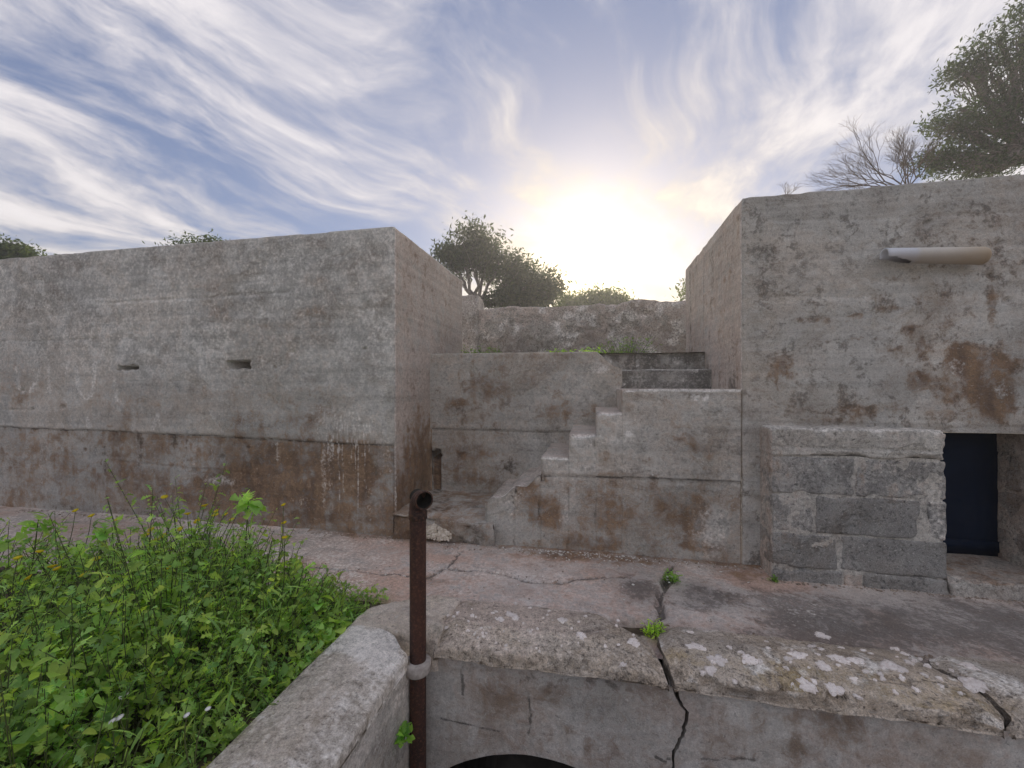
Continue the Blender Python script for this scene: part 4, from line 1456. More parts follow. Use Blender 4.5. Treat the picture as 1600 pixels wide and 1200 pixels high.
V, F, N = box_grid(ax(-1.565, -0.95, 0.014), ax(2.395, 2.885, 0.014), ax(-0.12, 0.102, 0.014), ('-z',))
V0 = V.copy()
# the outer corner is knocked off on the slant
cutx = np.clip((-1.565 + 0.36) - V[:, 0], 0, 1) * np.clip((V[:, 1] - 2.56) / 0.325, 0, 1)
V[:, 1] -= cutx * 0.75
off = N * ((fbm(V, 5, 4, 202) - .5) * 0.022 + (fbm(V, 16, 3, 203) - .5) * 0.022)[:, None]
off += wear(V0, (-1.565, 2.395, -.12), (-0.95, 2.885, 0.102), ['-y', '+x', '-x', '+z', '+y'], 0.02, 0.05, 204, 5)
near = np.hypot((V0[:, 0] + 1.02) / 0.12, (V0[:, 1] - 2.39) / 0.12)
off[:, 2] -= (N[:, 2] > .5) * 0.07 * sstep(1.2 - near + 0.8 * (fbm(V0, 9, 3, 205) - .5), 0.0, 0.7)
mk('corner_stone', V + off, F, M_COPE2, pw_root, True, rubmask(V0, N))

# ---- parapet along the left of the pit
sp_root = empty('parapet_wall', (-1.3, 0.8, -2.55), 'pale low parapet running towards the viewer beside the weeds', 'wall')
coping('coping_slab', lambda d_: np.full_like(d_, -1.2), lambda d_: np.interp(d_, [0, .06, .15, .25, .5], [2.26, 2.29, 2.37, 2.40, 2.42]), sp_root, cmask_side, 'y', (), 0.010, 2)
V, F, N = box_grid(ax(-1.56, XW + 0.004, 0.04), ax(-1.3, YW + 0.02, 0.018), ax(-2.6, 0.0, 0.018), ('-z', '+z', '-x'))
V0 = V.copy()
V = V + N * ((fbm(V, 2.5, 4, 206) - .5) * 0.02 + (fbm(V, 9, 3, 207) - .5) * 0.008)[:, None]
m = np.zeros((len(V), 4))
m[:, 2] = 0.28 + 0.2 * sstep(V0[:, 2], -0.35, -0.05)
m[:, 3] = 0.3
m[:, 0] = 0.25 + 0.7 * sstep(fbm(V0, (3, 2.2, 2.2), 4, 208), .5, .7)
m[:, 1] = 0.1 + 0.5 * sstep(fbm(V0, (3, 3, 2), 4, 209), .56, .7)
mk('wall', V, F, M_STAIR, sp_root, True, m)
# ledge on the near side of the pit, behind the viewer's feet
nl = plain_box('retaining_wall', (-1.2, -1.35, -2.6), (7.0, -0.95, 0.08), M_PIT, None, 0.15, None, rough=0.02)
tag(nl, 'near side wall of the sunken pit below the viewer', 'wall')


# ---- lichen discs on the copings
def cope_z(x, y):
    x, y = np.atleast_1d(np.asarray(x, float)), np.atleast_1d(np.asarray(y, float))
    pr = np.array(PROF)
    z = np.interp(y - 2.38, pr[1:6, 0], pr[1:6, 1])
    zz = z + cope_disp(np.c_[x, y, z])
    return zz - 0.035 * sstep(y, 2.6, 2.88) * (x > 0.4)


def lichen(u, v, wpx, parent, seed):
    p = onZ(u, v, 0.085)
    for _ in range(4):
        p = onZ(u, v, float(cope_z(p[0], p[1])[0]))
    rg = np.random.default_rng(seed)
    rr = wpx * 0.44 * (p[1] / 1.05) / FPX
    nn_ = 26
    ph = rg.uniform(0, 6.28, 4)
    XY, HH = [(p[0], p[1])], [0.006]
    for ring, (k, h_) in enumerate(((0.55, 0.007), (0.92, 0.005), (1.0, -0.004))):
        for i in range(nn_):
            a = 2 * math.pi * i / nn_
            r_ = rr * k * rg.uniform(.72, 1.12) * (1 + 0.16 * math.sin(2 * a + ph[0]) + 0.13 * math.sin(3 * a + ph[1]) + 0.10 * math.sin(5 * a + ph[2]) + 0.08 * math.sin(8 * a + ph[3]))
            XY.append((p[0] + r_ * math.cos(a) * 1.1, max(p[1] + r_ * math.sin(a), 2.392)))
            HH.append(h_)
    XY = np.array(XY)
    V = np.c_[XY, cope_z(XY[:, 0], XY[:, 1]) + np.array(HH)]
    F = [(0, 1 + i, 1 + (i + 1) % nn_) for i in range(nn_)]
    for q in range(2):
        b0 = 1 + q * nn_
        for i in range(nn_):
            j = (i + 1) % nn_
            F.append((b0 + i, b0 + nn_ + i, b0 + nn_ + j, b0 + j))
    mk('lichen_patch', V, F, M_LICHEN, parent, True)


for k, (u, v, w_) in enumerate(((782, 968, 17), (798, 960, 19), (806, 966, 15), (879, 969, 17), (908, 993, 19), (990, 1003, 21), (973, 1039, 11), (915, 963, 7), (738, 962, 9), (770, 958, 7), (806, 943, 7),
                                (828, 950, 6), (840, 983, 6), (946, 1010, 7), (700, 962, 6), (715, 958, 7), (858, 955, 6), (818, 974, 5))):
    lichen(u, v, w_, slab_l, 300 + k)
for k, (u, v, w_) in enumerate(((1084, 1010, 22), (1097, 1014, 14), (1121, 1032, 27), (1110, 1046, 18), (1171, 1031, 23), (1188, 1034, 10), (1247, 1024, 26), (1231, 1030, 13), (1262, 1072, 27), (1304, 1077, 24),
                                (1310, 1029, 26), (1338, 1032, 22), (1286, 1041, 22), (1268, 1010, 13), (1284, 993, 18), (1314, 1012, 10), (1390, 1040, 30), (1408, 1046, 18), (1399, 1014, 10), (1449, 1041, 11),
                                (1513, 1041, 24), (1522, 1069, 30), (1420, 1035, 12), (1200, 1013, 8), (1148, 1065, 9), (1352, 1050, 9), (1341, 1090, 12), (1140, 1012, 9), (1425, 1030, 8), (1445, 1056, 9))):
    lichen(u, v, w_, slab_r, 400 + k)


rgl = np.random.default_rng(88)
for k in range(34):
    u_ = rgl.uniform(690, 1000)
    lichen(u_, 604 + (u_ + 2400) * rgl.uniform(.1085, .128), rgl.uniform(3, 7), slab_l, 480 + k)
for k in range(46):
    u_ = rgl.uniform(1070, 1520)
    lichen(u_, 604 + (u_ + 2400) * rgl.uniform(.109, .129), rgl.uniform(3.5, 10), slab_r, 530 + k)


# ================================================================== PIPES
def tube(path, rads, n=20, cap=False):
    path = [np.array(p, float) for p in path]
    V, F = [], []
    prev = None
    for i, p in enumerate(path):
        t_ = path[min(i + 1, len(path) - 1)] - path[max(i - 1, 0)]
        t_ = t_ / (np.linalg.norm(t_) + 1e-9)
        if prev is None:
            a = np.array([1, 0, 0]) if abs(t_[0]) < .8 else np.array([0, 1, 0])
            u_ = np.cross(t_, a)
        else:
            u_ = prev - t_ * (prev @ t_)
        u_ /= np.linalg.norm(u_) + 1e-9
        prev = u_
        w_ = np.cross(t_, u_)
        for k in range(n):
            a = 2 * math.pi * k / n
            V.append(p + rads[i] * (math.cos(a) * u_ + math.sin(a) * w_))
    for i in range(len(path) - 1):
        for k in range(n):
            k2 = (k + 1) % n
            F.append((i * n + k, i * n + k2, (i + 1) * n + k2, (i + 1) * n + k))
    if cap:
        F.append(tuple(range(n))[::-1])
        F.append(tuple((len(path) - 1) * n + k for k in range(n)))
    return V, F


def rust_mat():
    m = bpy.data.materials.new('rusty_iron')
    m.use_nodes = True
    t = NT(m.node_tree)
    t.n.clear()
    pos = t.node('ShaderNodeNewGeometry').outputs['Position']
    n1 = t.noise(t.scale(pos, (1, 1, 0.35)), 9, 7, 0.65, 0.5)
    n2 = t.noise(pos, 70, 5, 0.7)
    c = t.mix(t.ramp(n1, 0.35, 0.65), (0.030, 0.016, 0.014), (0.075, 0.032, 0.022))
    c = t.mix(t.mul(t.ramp(n2, 0.48, 0.66), 0.7), c, (0.16, 0.07, 0.04))
    c = t.mix(t.mul(t.ramp(t.noise(t.scale(pos, (14, 14, 1.2)), 1.0, 5, 0.7), 0.55, 0.72), 0.6), c, (0.15, 0.085, 0.06))
    c = t.mix(t.mul(t.ramp(n2, 0.42, 0.28), 0.5), c, (0.018, 0.012, 0.012))
    bs = t.node('ShaderNodeBsdfPrincipled')
    t.put(bs.inputs['Base Color'], c)
    bs.inputs['Roughness'].default_value = 0.72
    bs.inputs['Specular IOR Level'].default_value = 0.35
    bp = t.node('ShaderNodeBump')
    bp.inputs['Strength'].default_value = 0.35
    bp.inputs['Distance'].default_value = 0.004
    t.l.new(t.add(n2, n1), bp.inputs['Height'])
    t.l.new(bp.outputs[0], bs.inputs['Normal'])
    out = t.node('ShaderNodeOutputMaterial')
    t.l.new(bs.outputs[0], out.inputs[0])
    return m


M_RUST = rust_mat()
pc = onY(653, 900, 2.315)
PX, PY = pc[0], 2.315
pipe = empty('standpipe', (PX, PY, -2.55), 'rusty brown standpipe with an open elbow on top in the pit corner', 'pipe')
zc = onY(660, 781, 2.26)[2]
V, F = tube([(PX, PY, -2.55), (PX, PY, -1.2), (PX, PY, -0.3), (PX, PY, zc - 0.10)], [0.049] * 4, 28)
mk('shaft', V, F, M_RUST, pipe)
# elbow turned towards the viewer and a little to the right
dirv = np.array([0.70, -0.71, 0.02])
dirv /= np.linalg.norm(dirv)
path, rads = [(PX, PY, zc - 0.135), (PX, PY, zc - 0.128), (PX, PY, zc - 0.088), (PX, PY, zc - 0.080)], [0.050, 0.0555, 0.0555, 0.0515]
rb = 0.066
for k in range(1, 10):
    a = math.pi / 2 * k / 9
    path.append(np.array([PX, PY, zc - rb]) + dirv * rb * (1 - math.cos(a)) + np.array([0, 0, rb * math.sin(a)]))
    rads.append(0.0515)
endp = path[-1]
for (s, r_) in ((0.012, 0.0515), (0.014, 0.056), (0.036, 0.056), (0.038, 0.054), (0.0382, 0.047)):
    path.append(endp + dirv * s)
    rads.append(r_)
V, F = tube(path, rads, 28)
elb = mk('elbow', V, F, M_RUST, pipe)
V, F = tube([endp - dirv * 0.085, endp - dirv * 0.084, endp + dirv * 0.0382], [0.001, 0.045, 0.047], 28)
mk('bore', V, F, M_BLACK, elb)
c = onY(655, 1040, 2.315)
zz = c[2]
V, F = tube([(PX, PY, zz - 0.034), (PX, PY, zz - 0.036), (PX, PY, zz - 0.030), (PX, PY, zz + 0.026), (PX, PY, zz + 0.033), (PX, PY, zz + 0.034), (PX, PY, zz + 0.035)],
            [0.050, 0.070, 0.076, 0.079, 0.073, 0.060, 0.050], 30)
V = np.array(V)
V += (np.c_[fbm(V, 14, 3, 211), fbm(V, 14, 3, 212), fbm(V, 14, 3, 213)] - .5) * 0.010
mk('collar', V, F, M_COLLAR, pipe)

# ---- spout pipe lying against the bunker wall
M_SPOUT = bpy.data.materials.new('stained_asbestos_cement')
M_SPOUT.use_nodes = True
t = NT(M_SPOUT.node_tree)
t.n.clear()
pos = t.node('ShaderNodeNewGeometry').outputs['Position']
spx = t.node('ShaderNodeSeparateXYZ')
t.l.new(pos, spx.inputs[0])
n1 = t.noise(pos, 7, 6, 0.6, 0.3)
k1 = t.ramp(t.math('ADD', spx.outputs['X'], t.cen(n1, 0.35)), 2.70, 3.30)
c = t.mix(k1, (0.66, 0.63, 0.57), (0.56, 0.43, 0.27))
k2 = t.ramp(t.math('ADD', spx.outputs['X'], t.cen(n1, 0.05)), 2.66, 2.60)
c = t.mix(k2, c, (0.66, 0.68, 0.72))
lowz = t.ramp(t.math('ADD', spx.outputs['Z'], t.cen(n1, 0.06)), 2.80, 2.70)
c = t.mix(t.mul(lowz, 0.55), c, (0.20, 0.13, 0.07))
bs = t.node('ShaderNodeBsdfPrincipled')
t.put(bs.inputs['Base Color'], c)
bs.inputs['Roughness'].default_value = 0.75
out = t.node('ShaderNodeOutputMaterial')
t.l.new(bs.outputs[0], out.inputs[0])
a = onY(1381, 400, 4.035)
b = onY(1541, 401, 4.035)
yc = 4.03
# barrel with a long wedge cut out of the underside of its left end
nseg, nring = 44, 32
V, F = [], []
x0_, x1_ = a[0], b[0]
z0_, z1_ = onY(1383, 399, yc)[2], onY(1538, 400, yc)[2]
sp_obj = empty('drain_spout', ((x0_ + x1_) / 2, yc, z0_ - 0.06), 'rust-stained white pipe lying along the right bunker wall', 'pipe')
prof_r = lambda s: 0.060 + 0.012 * s
for sgn_, layer in ((1, 0), (0, 1)):
    for i in range(nseg + 1):
        s = i / nseg
        r_ = prof_r(s) - (0.012 if layer else 0)
        if s > 0.955:
            r_ *= math.sqrt(max(0.05, 1 - ((s - 0.955) / 0.05) ** 2))
        for k in range(nring):
            an = 2 * math.pi * k / nring
            V.append((x0_ + (x1_ - x0_) * s, yc - r_ * math.cos(an), z0_ + (z1_ - z0_) * s + r_ * math.sin(an)))
nv_ = (nseg + 1) * nring


def cut(i, k):
    s = i / nseg
    an = (2 * math.pi * (k + .5) / nring)
    zrel = math.sin(an)
    return s < 0.25 and zrel < -0.30 - 0.62 * s / 0.25


for i in range(nseg):
    for k in range(nring):
        if cut(i, k):
            continue
        k2 = (k + 1) % nring
        A = (i * nring + k, i * nring + k2, (i + 1) * nring + k2, (i + 1) * nring + k)
        F.append(A)
        F.append(tuple(nv_ + q for q in A[::-1]))
F.append(tuple(nseg * nring + k for k in range(nring)))
for k in range(nring):
    if not cut(0, k):
        k2 = (k + 1) % nring
        F.append((k, nv_ + k, nv_ + k2, k2))
mk('barrel', V, F, M_SPOUT, sp_obj)
for xx in (x0_ + 0.16, x1_ - 0.10):
    plain_box('bracket', (xx, yc + 0.02, z0_ - 0.03), (xx + 0.03, YF + 0.02, z0_ + 0.01), M_RUST, sp_obj, 0.05, None, rough=0.0)

# ================================================================== VEGETATION
M_LEAF = simple('weed_leaf', (0.20, 0.35, 0.085), (0.39, 0.55, 0.18), 6, 0.65, 0.0, 0.3, trans=(1.5, 1.6, 0.7), tint=True)
M_STEM = simple('weed_stem', (0.07, 0.10, 0.035), (0.12, 0.14, 0.05), 9, 0.7, 0.0, 0.2)
M_YEL = simple('yellow_petal', (0.92, 0.74, 0.02), (0.96, 0.84, 0.06), 20, 0.6, 0.0, 0.2, trans=(1, 1, .6))
M_WHT = simple('white_flower', (0.75, 0.74, 0.70), (0.85, 0.84, 0.82), 20, 0.7, 0.0, 0.2)
M_PINE = simple('pine_needles', (0.052, 0.085, 0.030), (0.105, 0.145, 0.055), 1.5, 0.7, 0.0, 0.2, trans=(1.4, 1.4, 0.8), tint=True)
M_BARK = simple('bark', (0.12, 0.10, 0.085), (0.27, 0.23, 0.20), 9, 0.95, 0.5, 0.1)
M_TWIG = simple('bare_twig', (0.10, 0.075, 0.06), (0.19, 0.15, 0.125), 5, 0.95, 0.2, 0.1)


def leaf_shape(lobes):
    """outline points (x across, y along, 0..1) of a lobed leaf, as a fan strip along the midrib"""
    if lobes == 0:
        ys_ = [0, .2, .45, .7, .9, 1]
        ws = [.02, .16, .24, .19, .09, 0]
    elif lobes == 1:
        ys_ = [0, .16, .24, .34, .44, .54, .66, .84, 1]
        ws = [.02, .03, .20, .04, .29, .06, .32, .20, 0]
    else:
        ys_ = [0, .22, .36, .44, .56, .64, .8, 1]
        ws = [.015, .03, .34, .05, .38, .07, .26, 0]
    return np.array(ys_), np.array(ws)


class Leaves:
    def __init__(self):
        self.V, self.F, self.C, self.n = [], [], [], 0

    def leaf(self, p, az, el, size, roll, shape, tint, curl=0.5, width=1.0):
        ys_, ws = shape
        k = len(ys_)
        e = el - curl * ys_ * 1.2
        dy = np.diff(ys_, prepend=0) * size
        hx = np.cumsum(np.cos(e) * dy)
        hz = np.cumsum(np.sin(e) * dy)
        w_ = ws * size * width
        ca, sa = math.cos(az), math.sin(az)
        cr, sr = math.cos(roll), math.sin(roll)
        mid = np.c_[hx * ca, hx * sa, hz]
        acr = np.array([-sa * cr, ca * cr, sr])
        fold = np.array([0, 0, 0.28])
        Lp = mid + acr * w_[:, None] + fold * w_[:, None]
        Rp = mid - acr * w_[:, None] + fold * w_[:, None]
        V = np.concatenate([mid, Lp, Rp]) + p
        n = self.n
        for i in range(k - 1):
            self.F.append((n + i, n + i + 1, n + k + i + 1, n + k + i))
            self.F.append((n + i, n + 2 * k + i, n + 2 * k + i + 1, n + i + 1))
        self.V.append(V)
        self.C.append(np.tile((*tint, 1.0), (len(V), 1)))
        self.n += len(V)

    def build(self, name, mat, parent=None):
        return mk(name, np.concatenate(self.V), np.array(self.F), mat, parent, True, None, np.concatenate(self.C))


SH = [leaf_shape(0), leaf_shape(1), leaf_shape(2)]


class Tubes:
    def __init__(self):
        self.V, self.F, self.n = [], [], 0

    def add(self, path, rads, n=5):
        V, F = tube(path, rads, n)
        self.V.extend(V)
        self.F.extend([tuple(i + self.n for i in f) for f in F])
        self.n += len(V)

    def build(self, name, mat, parent=None):
        return mk(name, np.array(self.V), np.array(self.F), mat, parent, True)


def tint_rand(rg, lo=0.7, hi=1.3):
    b = rg.uniform(lo, hi) * (1.35 if rg.random() < .12 else 1)
    y = rg.uniform(-0.14, 0.20)
    return (b * (1 + y), b * (1 + y * 0.4), b * (1 - y))


def weed_top(x, y):
    """height of the mass of weeds"""
    P = np.array([[x, y, 0.0]])
    h = 0.36 + 0.50 * (fbm(P, 1.7, 3, 221)[0] - .5) + 0.45 * (fbm(P, 5, 3, 222)[0] - .5)
    h += 0.20 * math.exp(-((x + 2.45) / .45) ** 2 - ((y - 2.3) / .6) ** 2)
    h = min(h, 0.07 + (0.75 if y < 2.2 else 0.42) * (-1.56 - x))
    h -= 0.12 * float(sstep(np.array([y]), 2.4, 2.95)[0])
    return max(h, 0.04)


rg = np.random.default_rng(77)
LV, TB = Leaves(), Tubes()
count = 0
while count < 3500:
    # denser near the viewer
    x = -1.57 - abs(rg.normal(0, 1.5))
    if count < 520:
        x = -1.585 - 0.16 * rg.random() ** 1.5
    y = rg.uniform(-0.2, 2.95)
    if x < -6.5 or (y > 2.72 and rg.random() < .55) or (x < -4.2 and y < 0.2):
        continue
    count += 1
    H = weed_top(x, y) * (rg.uniform(0.6, 1.0) if count <= 520 else 1) * rg.uniform(0.6, 1.25) * (1.45 if rg.random() < .06 else 1)
    lean = rg.normal(0, 0.16, 2)
    if x > -1.75:
        lean[0] = -abs(lean[0])
    base = np.array([x, y, 0.02])
    tip = base + np.array([lean[0] * H * 2, lean[1] * H * 2, H])
    midp = (base + tip) / 2 + np.r_[rg.normal(0, .02, 2), 0]
    if H > 0.12:
        TB.add([base, midp, tip], [0.004, 0.003, 0.0015], 3)
    nl_ = int(4 + H * 17)
    spring = tint_rand(rg, .75, 1.2)
    patch = fbm(np.array([[x, y, 0.]]), 2.3, 3, 231)[0] + rg.normal(0, .10)
    if patch < .42:          # broad-leaved
        shp, sc_, wd_, cu_ = (SH[0] if rg.random() < .25 else SH[1]), 1.1, 1.15, (.5, 1.2)
        nl_ = int(nl_ * .8)
    elif patch < .52:        # mustard, lobed
        shp, sc_, wd_, cu_ = SH[1], 1.05, 1.0, (.3, 1.0)
    elif patch < .62:        # feathery
        shp, sc_, wd_, cu_ = SH[2], 0.85, .8, (.3, 1.1)
        nl_ = int(nl_ * 1.3)
    else:                    # narrow, grassy
        shp, sc_, wd_, cu_ = SH[0], 1.7, .22, (.2, .9)
    if y < 1.1:
        sc_ *= .72
        nl_ = int(nl_ * 1.3)
    if rg.random() < .015:
        spring = (1.35, 1.0, .9)     # withered
    for k in range(nl_):
        s = (k + rg.random()) / nl_
        s = 0.38 + 0.62 * s
        p = base + (tip - base) * s + np.r_[rg.normal(0, .008, 2), 0]
        sz = (0.55 if count <= 520 else 1) * (0.030 + 0.075 * rg.random() ** 1.6) * (1.25 - 0.55 * s) * sc_
        tn = tint_rand(rg, .8, 1.25)
        tn = tuple(a_ * b_ for a_, b_ in zip(tn, spring))
        LV.leaf(p, rg.uniform(0, 6.28), rg.uniform(-.3, 1.35), sz, rg.normal(0, .45), shp, tn, rg.uniform(*cu_), wd_ * rg.uniform(.8, 1.2))
wm = LV.build('weeds', M_LEAF)
tag(wm, 'dense mass of green leafy weeds beside the parapet', 'weeds', None, 'stuff')
o = TB.build('stems', M_STEM, wm)
o['kind'] = 'stuff'


def flower(p, rad, mat, parent, up=(0, -0.35, 1), n=11, name='flower_head'):
    up = np.array(up, float)
    up /= np.linalg.norm(up)
    a = np.cross(up, (1, 0, 0))
    a /= np.linalg.norm(a)
    b = np.cross(up, a)
    V, F = [np.array(p) + up * rad * .35], []
    for i in range(2 * n):
        an = math.pi * i / n
        r_ = rad * (1 if i % 2 == 0 else .72)
        V.append(np.array(p) + (a * math.cos(an) + b * math.sin(an)) * r_ + up * rad * .28 * (1 if i % 2 else .75))
    V.append(np.array(p) - up * rad * .4)
    for i in range(2 * n):
        j = (i + 1) % (2 * n)
        F.append((0, 1 + i, 1 + j))
        F.append((2 * n + 1, 1 + j, 1 + i))
    return mk(name, V, F, mat, parent, True)


def flower_plant(heads, base, label, dep_xy, mat=None, rad=0.018, leaves=5, seed=1, name='yellow_flower_weed', group='yellow flowers among the weeds'):
    rg = np.random.default_rng(seed)
    root = empty(name, (base[0], base[1], 0.03), label, 'flower', group)
    T = Tubes()
    Lf = Leaves()
    b = np.array([base[0], base[1], 0.03])
    fork = b + np.array([0, 0, 0.0])
    for (hx, hy, hz) in heads:
        h = np.array([hx, hy, hz])
        mid = (b + h) / 2 + np.r_[rg.normal(0, .025, 2), 0.02]
        T.add([b, mid, (mid + h) / 2 + np.r_[rg.normal(0, .01, 2), 0], h], [.0035, .003, .0025, .002], 5)
        for k in range(leaves):
            s = rg.uniform(.1, .85)
            p = b + (h - b) * s
            Lf.leaf(p, rg.uniform(0, 6.28), rg.uniform(.2, 1.1), rg.uniform(.04, .085), rg.normal(0, .4), SH[1], tint_rand(rg), .7, .8)
    T.build('stem', M_STEM, root)
    if leaves:
        Lf.build('leaves', M_LEAF, root)
    for (hx, hy, hz) in heads:
        flower((hx, hy, hz), rad * 1.3 * rg.uniform(.85, 1.15), mat or M_YEL, root, (rg.normal(0, .25), rg.normal(-.3, .2), 1))
    return root


def head(u, v, dep):
    return tuple(onD(u, v, dep))


FL = [
    ([(118, 798), (143, 806)], 3.45, 'pair of yellow flowers on tall stems near the left bunker wall', 'a'),
    ([(82, 885), (89, 889), (44, 903), (28, 872), (62, 862)], 2.55, 'low yellow flower cluster at the far left of the weeds', 'b'),
    ([(132, 898), (165, 905), (150, 874), (205, 884)], 2.6, 'two yellow flowers low in the weeds right of the leftmost cluster', 'c'),
    ([(182, 812), (236, 828)], 3.3, 'small yellow flowers standing against the walkway left of the flower bunch', 'd'),
    ([(243, 845), (255, 838), (253, 852), (282, 827), (270, 856), (228, 836)], 3.0, 'bunch of bright yellow flowers in the middle of the weeds', 'e'),
    ([(261, 888), (305, 936)], 2.7, 'yellow flower below the bright bunch deep in the leaves', 'f'),
    ([(293, 803), (320, 790), (338, 799), (336, 805), (308, 815), (362, 812)], 3.2, 'yellow flowers left of the tall leafy sprout', 'g'),
    ([(257, 777), (352, 804)], 3.4, 'faint yellow flower high against the brown wall stain', 'h'),
    ([(443, 789), (444, 817)], 2.95, 'two yellow flowers on a bare stalk right of the tall leafy sprout', 'i'),
    ([(445, 840), (462, 930)], 2.8, 'single yellow flower over the walkway on a thin bent stalk', 'j'),
]
for i, (hs, dep, lab, _) in enumerate(FL):
    hp = [head(u, v, dep + 0.04 * k) for k, (u, v) in enumerate(hs)]
    bx = np.mean([h[0] for h in hp])
    by = np.mean([h[1] for h in hp]) - 0.12
    flower_plant(hp, (min(bx, -1.62), min(by, 2.9)), lab, None, None, 0.020 if i not in (8, 9) else 0.016, 4 if i not in (8, 9) else 2, 500 + i)
WF = [([(105, 1072), (112, 1068), (100, 1077)], 1.75, 'little white flower cluster low at the left in the weeds'),
      ([(195, 1085), (190, 1090)], 1.7, 'white flower pair beside the low white cluster in the weeds'),
      ([(175, 1128), (187, 1122)], 1.6, 'white flowers at the bottom of the weeds'),
      ([(292, 1118), (325, 1108)], 1.65, 'white flowers near the parapet edge at the bottom of the weeds'),
      ([(300, 917), (90, 918)], 2.7, 'pale small blossoms in the upper leaves')]
for i, (hs, dep, lab) in enumerate(WF):
    hp = [head(u, v, dep + 0.02 * k) for k, (u, v) in enumerate(hs)]
    flower_plant(hp, (min(np.mean([h[0] for h in hp]), -1.6), np.mean([h[1] for h in hp])), lab, None, M_WHT, 0.011, 2, 600 + i, 'white_flower_weed', 'white flowers among the weeds')


# taller individual plants that stand out over the mass
def tall_weed(u, vtop, dep, label, seed, nl_=16, size=.09, tuft=0, shape=None, lean=0.0, droop=.7):
    rg = np.random.default_rng(seed)
    tip = onD(u, vtop, dep)
    base = np.array([min(tip[0] + lean, -1.62), min(tip[1] - .06, 2.95), 0.03])
    root = empty('tall_weed', tuple(base), label, 'plant', 'tall weeds over the thicket')
    T, Lf = Tubes(), Leaves()
    mid = (base + tip) / 2 + np.r_[rg.normal(0, .03, 2), 0]
    T.add([base, mid, tip], [.007, .0055, .003], 6)
    stem_pts = [base, mid, tip]
    H = tip[2] - base[2]
    for k in range(nl_):
        s = 0.2 + 0.8 * (k + rg.random()) / nl_
        p = base + (mid - base) * (2 * s) if s < .5 else mid + (tip - mid) * (2 * s - 1)
        Lf.leaf(p, rg.uniform(0, 6.28), rg.uniform(.1, .9), size * rg.uniform(.7, 1.2) * (1.15 - .4 * s), rg.normal(0, .4), shape or SH[rg.choice([1, 2])], tint_rand(rg, .9, 1.35), droop, 1.0)
    for k in range(tuft):
        Lf.leaf(tip - np.array([0, 0, .015 * rg.random() * 5]), rg.uniform(0, 6.28), rg.uniform(-.2, 1.1), size * rg.uniform(1.0, 1.5), rg.normal(0, .5), SH[rg.choice([0, 1])], tint_rand(rg, 1.1, 1.6), .9, 1.1)
    for k in range(3):
        s = rg.uniform(.35, .8)
        p = base + (tip - base) * s
        q = p + np.r_[rg.normal(0, .07, 2), rg.uniform(.05, .14) * H / .6]
        T.add([p, (p + q) / 2 + np.r_[0, 0, .01], q], [.003, .0025, .0015], 4)
        for j in range(4):
            Lf.leaf(p + (q - p) * rg.uniform(.4, 1), rg.uniform(0, 6.28), rg.uniform(0, .9), size * .7, rg.normal(0, .4), SH[2], tint_rand(rg, .9, 1.3), .7, 1)
    T.build('stem', M_STEM, root)
    Lf.build('leaves', M_LEAF, root)


TW = [(388, 782, 2.75, 'tallest leafy sprout with a bright tuft in front of the brown wall', 18, .085, 22),
      (345, 838, 2.9, 'leafy weed just left of the tallest sprout', 16, .075, 0),
      (425, 845, 2.75, 'feathery weed just right of the tallest sprout', 18, .07, 0),
      (300, 826, 3.05, 'weed with one large pointed leaf behind the yellow bunch', 14, .10, 3),
      (165, 828, 2.95, 'bushy weed clump standing left of the yellow bunch', 18, .10, 10),
      (120, 850, 2.8, 'broad weed below the bushy clump at the left', 16, .10, 4),
      (60, 812, 3.0, 'spreading weed at the left against the walkway', 16, .10, 8),
      (10, 846, 3.0, 'leafy weed cut by the left edge of the picture', 16, .10, 6),
      (230, 862, 2.7, 'weed below the yellow bunch with pale leaf edges', 14, .085, 2),
      (474, 888, 2.75, 'round-leaved weed over the pink walkway', 16, .07, 6),
      (500, 930, 2.65, 'broad-leaved weed near the corner of the parapet', 12, .08, 4),
      (536, 946, 2.75, 'thin upright weed closest to the parapet corner', 12, .05, 2)]
for i, (u, v, dep, lab, nl_, sz, tf) in enumerate(TW):
    tall_weed(u, v, dep, lab, 700 + i, nl_, sz, tf)


def tuft(name, base, rad, hgt, n, label, cat, seed, tint=(1.3, 1.35, .8), leafsz=.05, narrow=.5, white=0, shape=0, group=None):
    rg = np.random.default_rng(seed)
    root = empty(name, tuple(base), label, cat, group)
    Lf, T = Leaves(), Tubes()
    for k in range(n):
        a = rg.uniform(0, 6.28)
        r_ = rad * math.sqrt(rg.random())
        p = np.array(base) + np.array([r_ * math.cos(a) * .5, r_ * math.sin(a) * .5, 0])
        q = np.array(base) + np.array([r_ * math.cos(a), r_ * math.sin(a), hgt * rg.uniform(.4, 1) * (1 - .4 * r_ / rad)])
        T.add([p, (p + q) / 2, q], [.0022, .002, .001], 3)
        for j in range(4):
            tn = tint_rand(rg, .85, 1.3)
            Lf.leaf(p + (q - p) * rg.uniform(.3, 1), rg.uniform(0, 6.28), rg.uniform(.1, 1.2), leafsz * rg.uniform(.6, 1.2), rg.normal(0, .4), SH[shape], tuple(x * y for x, y in zip(tn, tint)), .6, narrow)
    T.build('stems', M_STEM, root)
    Lf.build('leaves', M_LEAF, root)
    for k in range(white):
        a = rg.uniform(0, 6.28)
        flower(np.array(base) + np.array([rad * .7 * math.cos(a) * rg.random(), -rad * .6 * rg.random(), hgt * rg.uniform(.15, .8)]), .011, M_WHT, root)


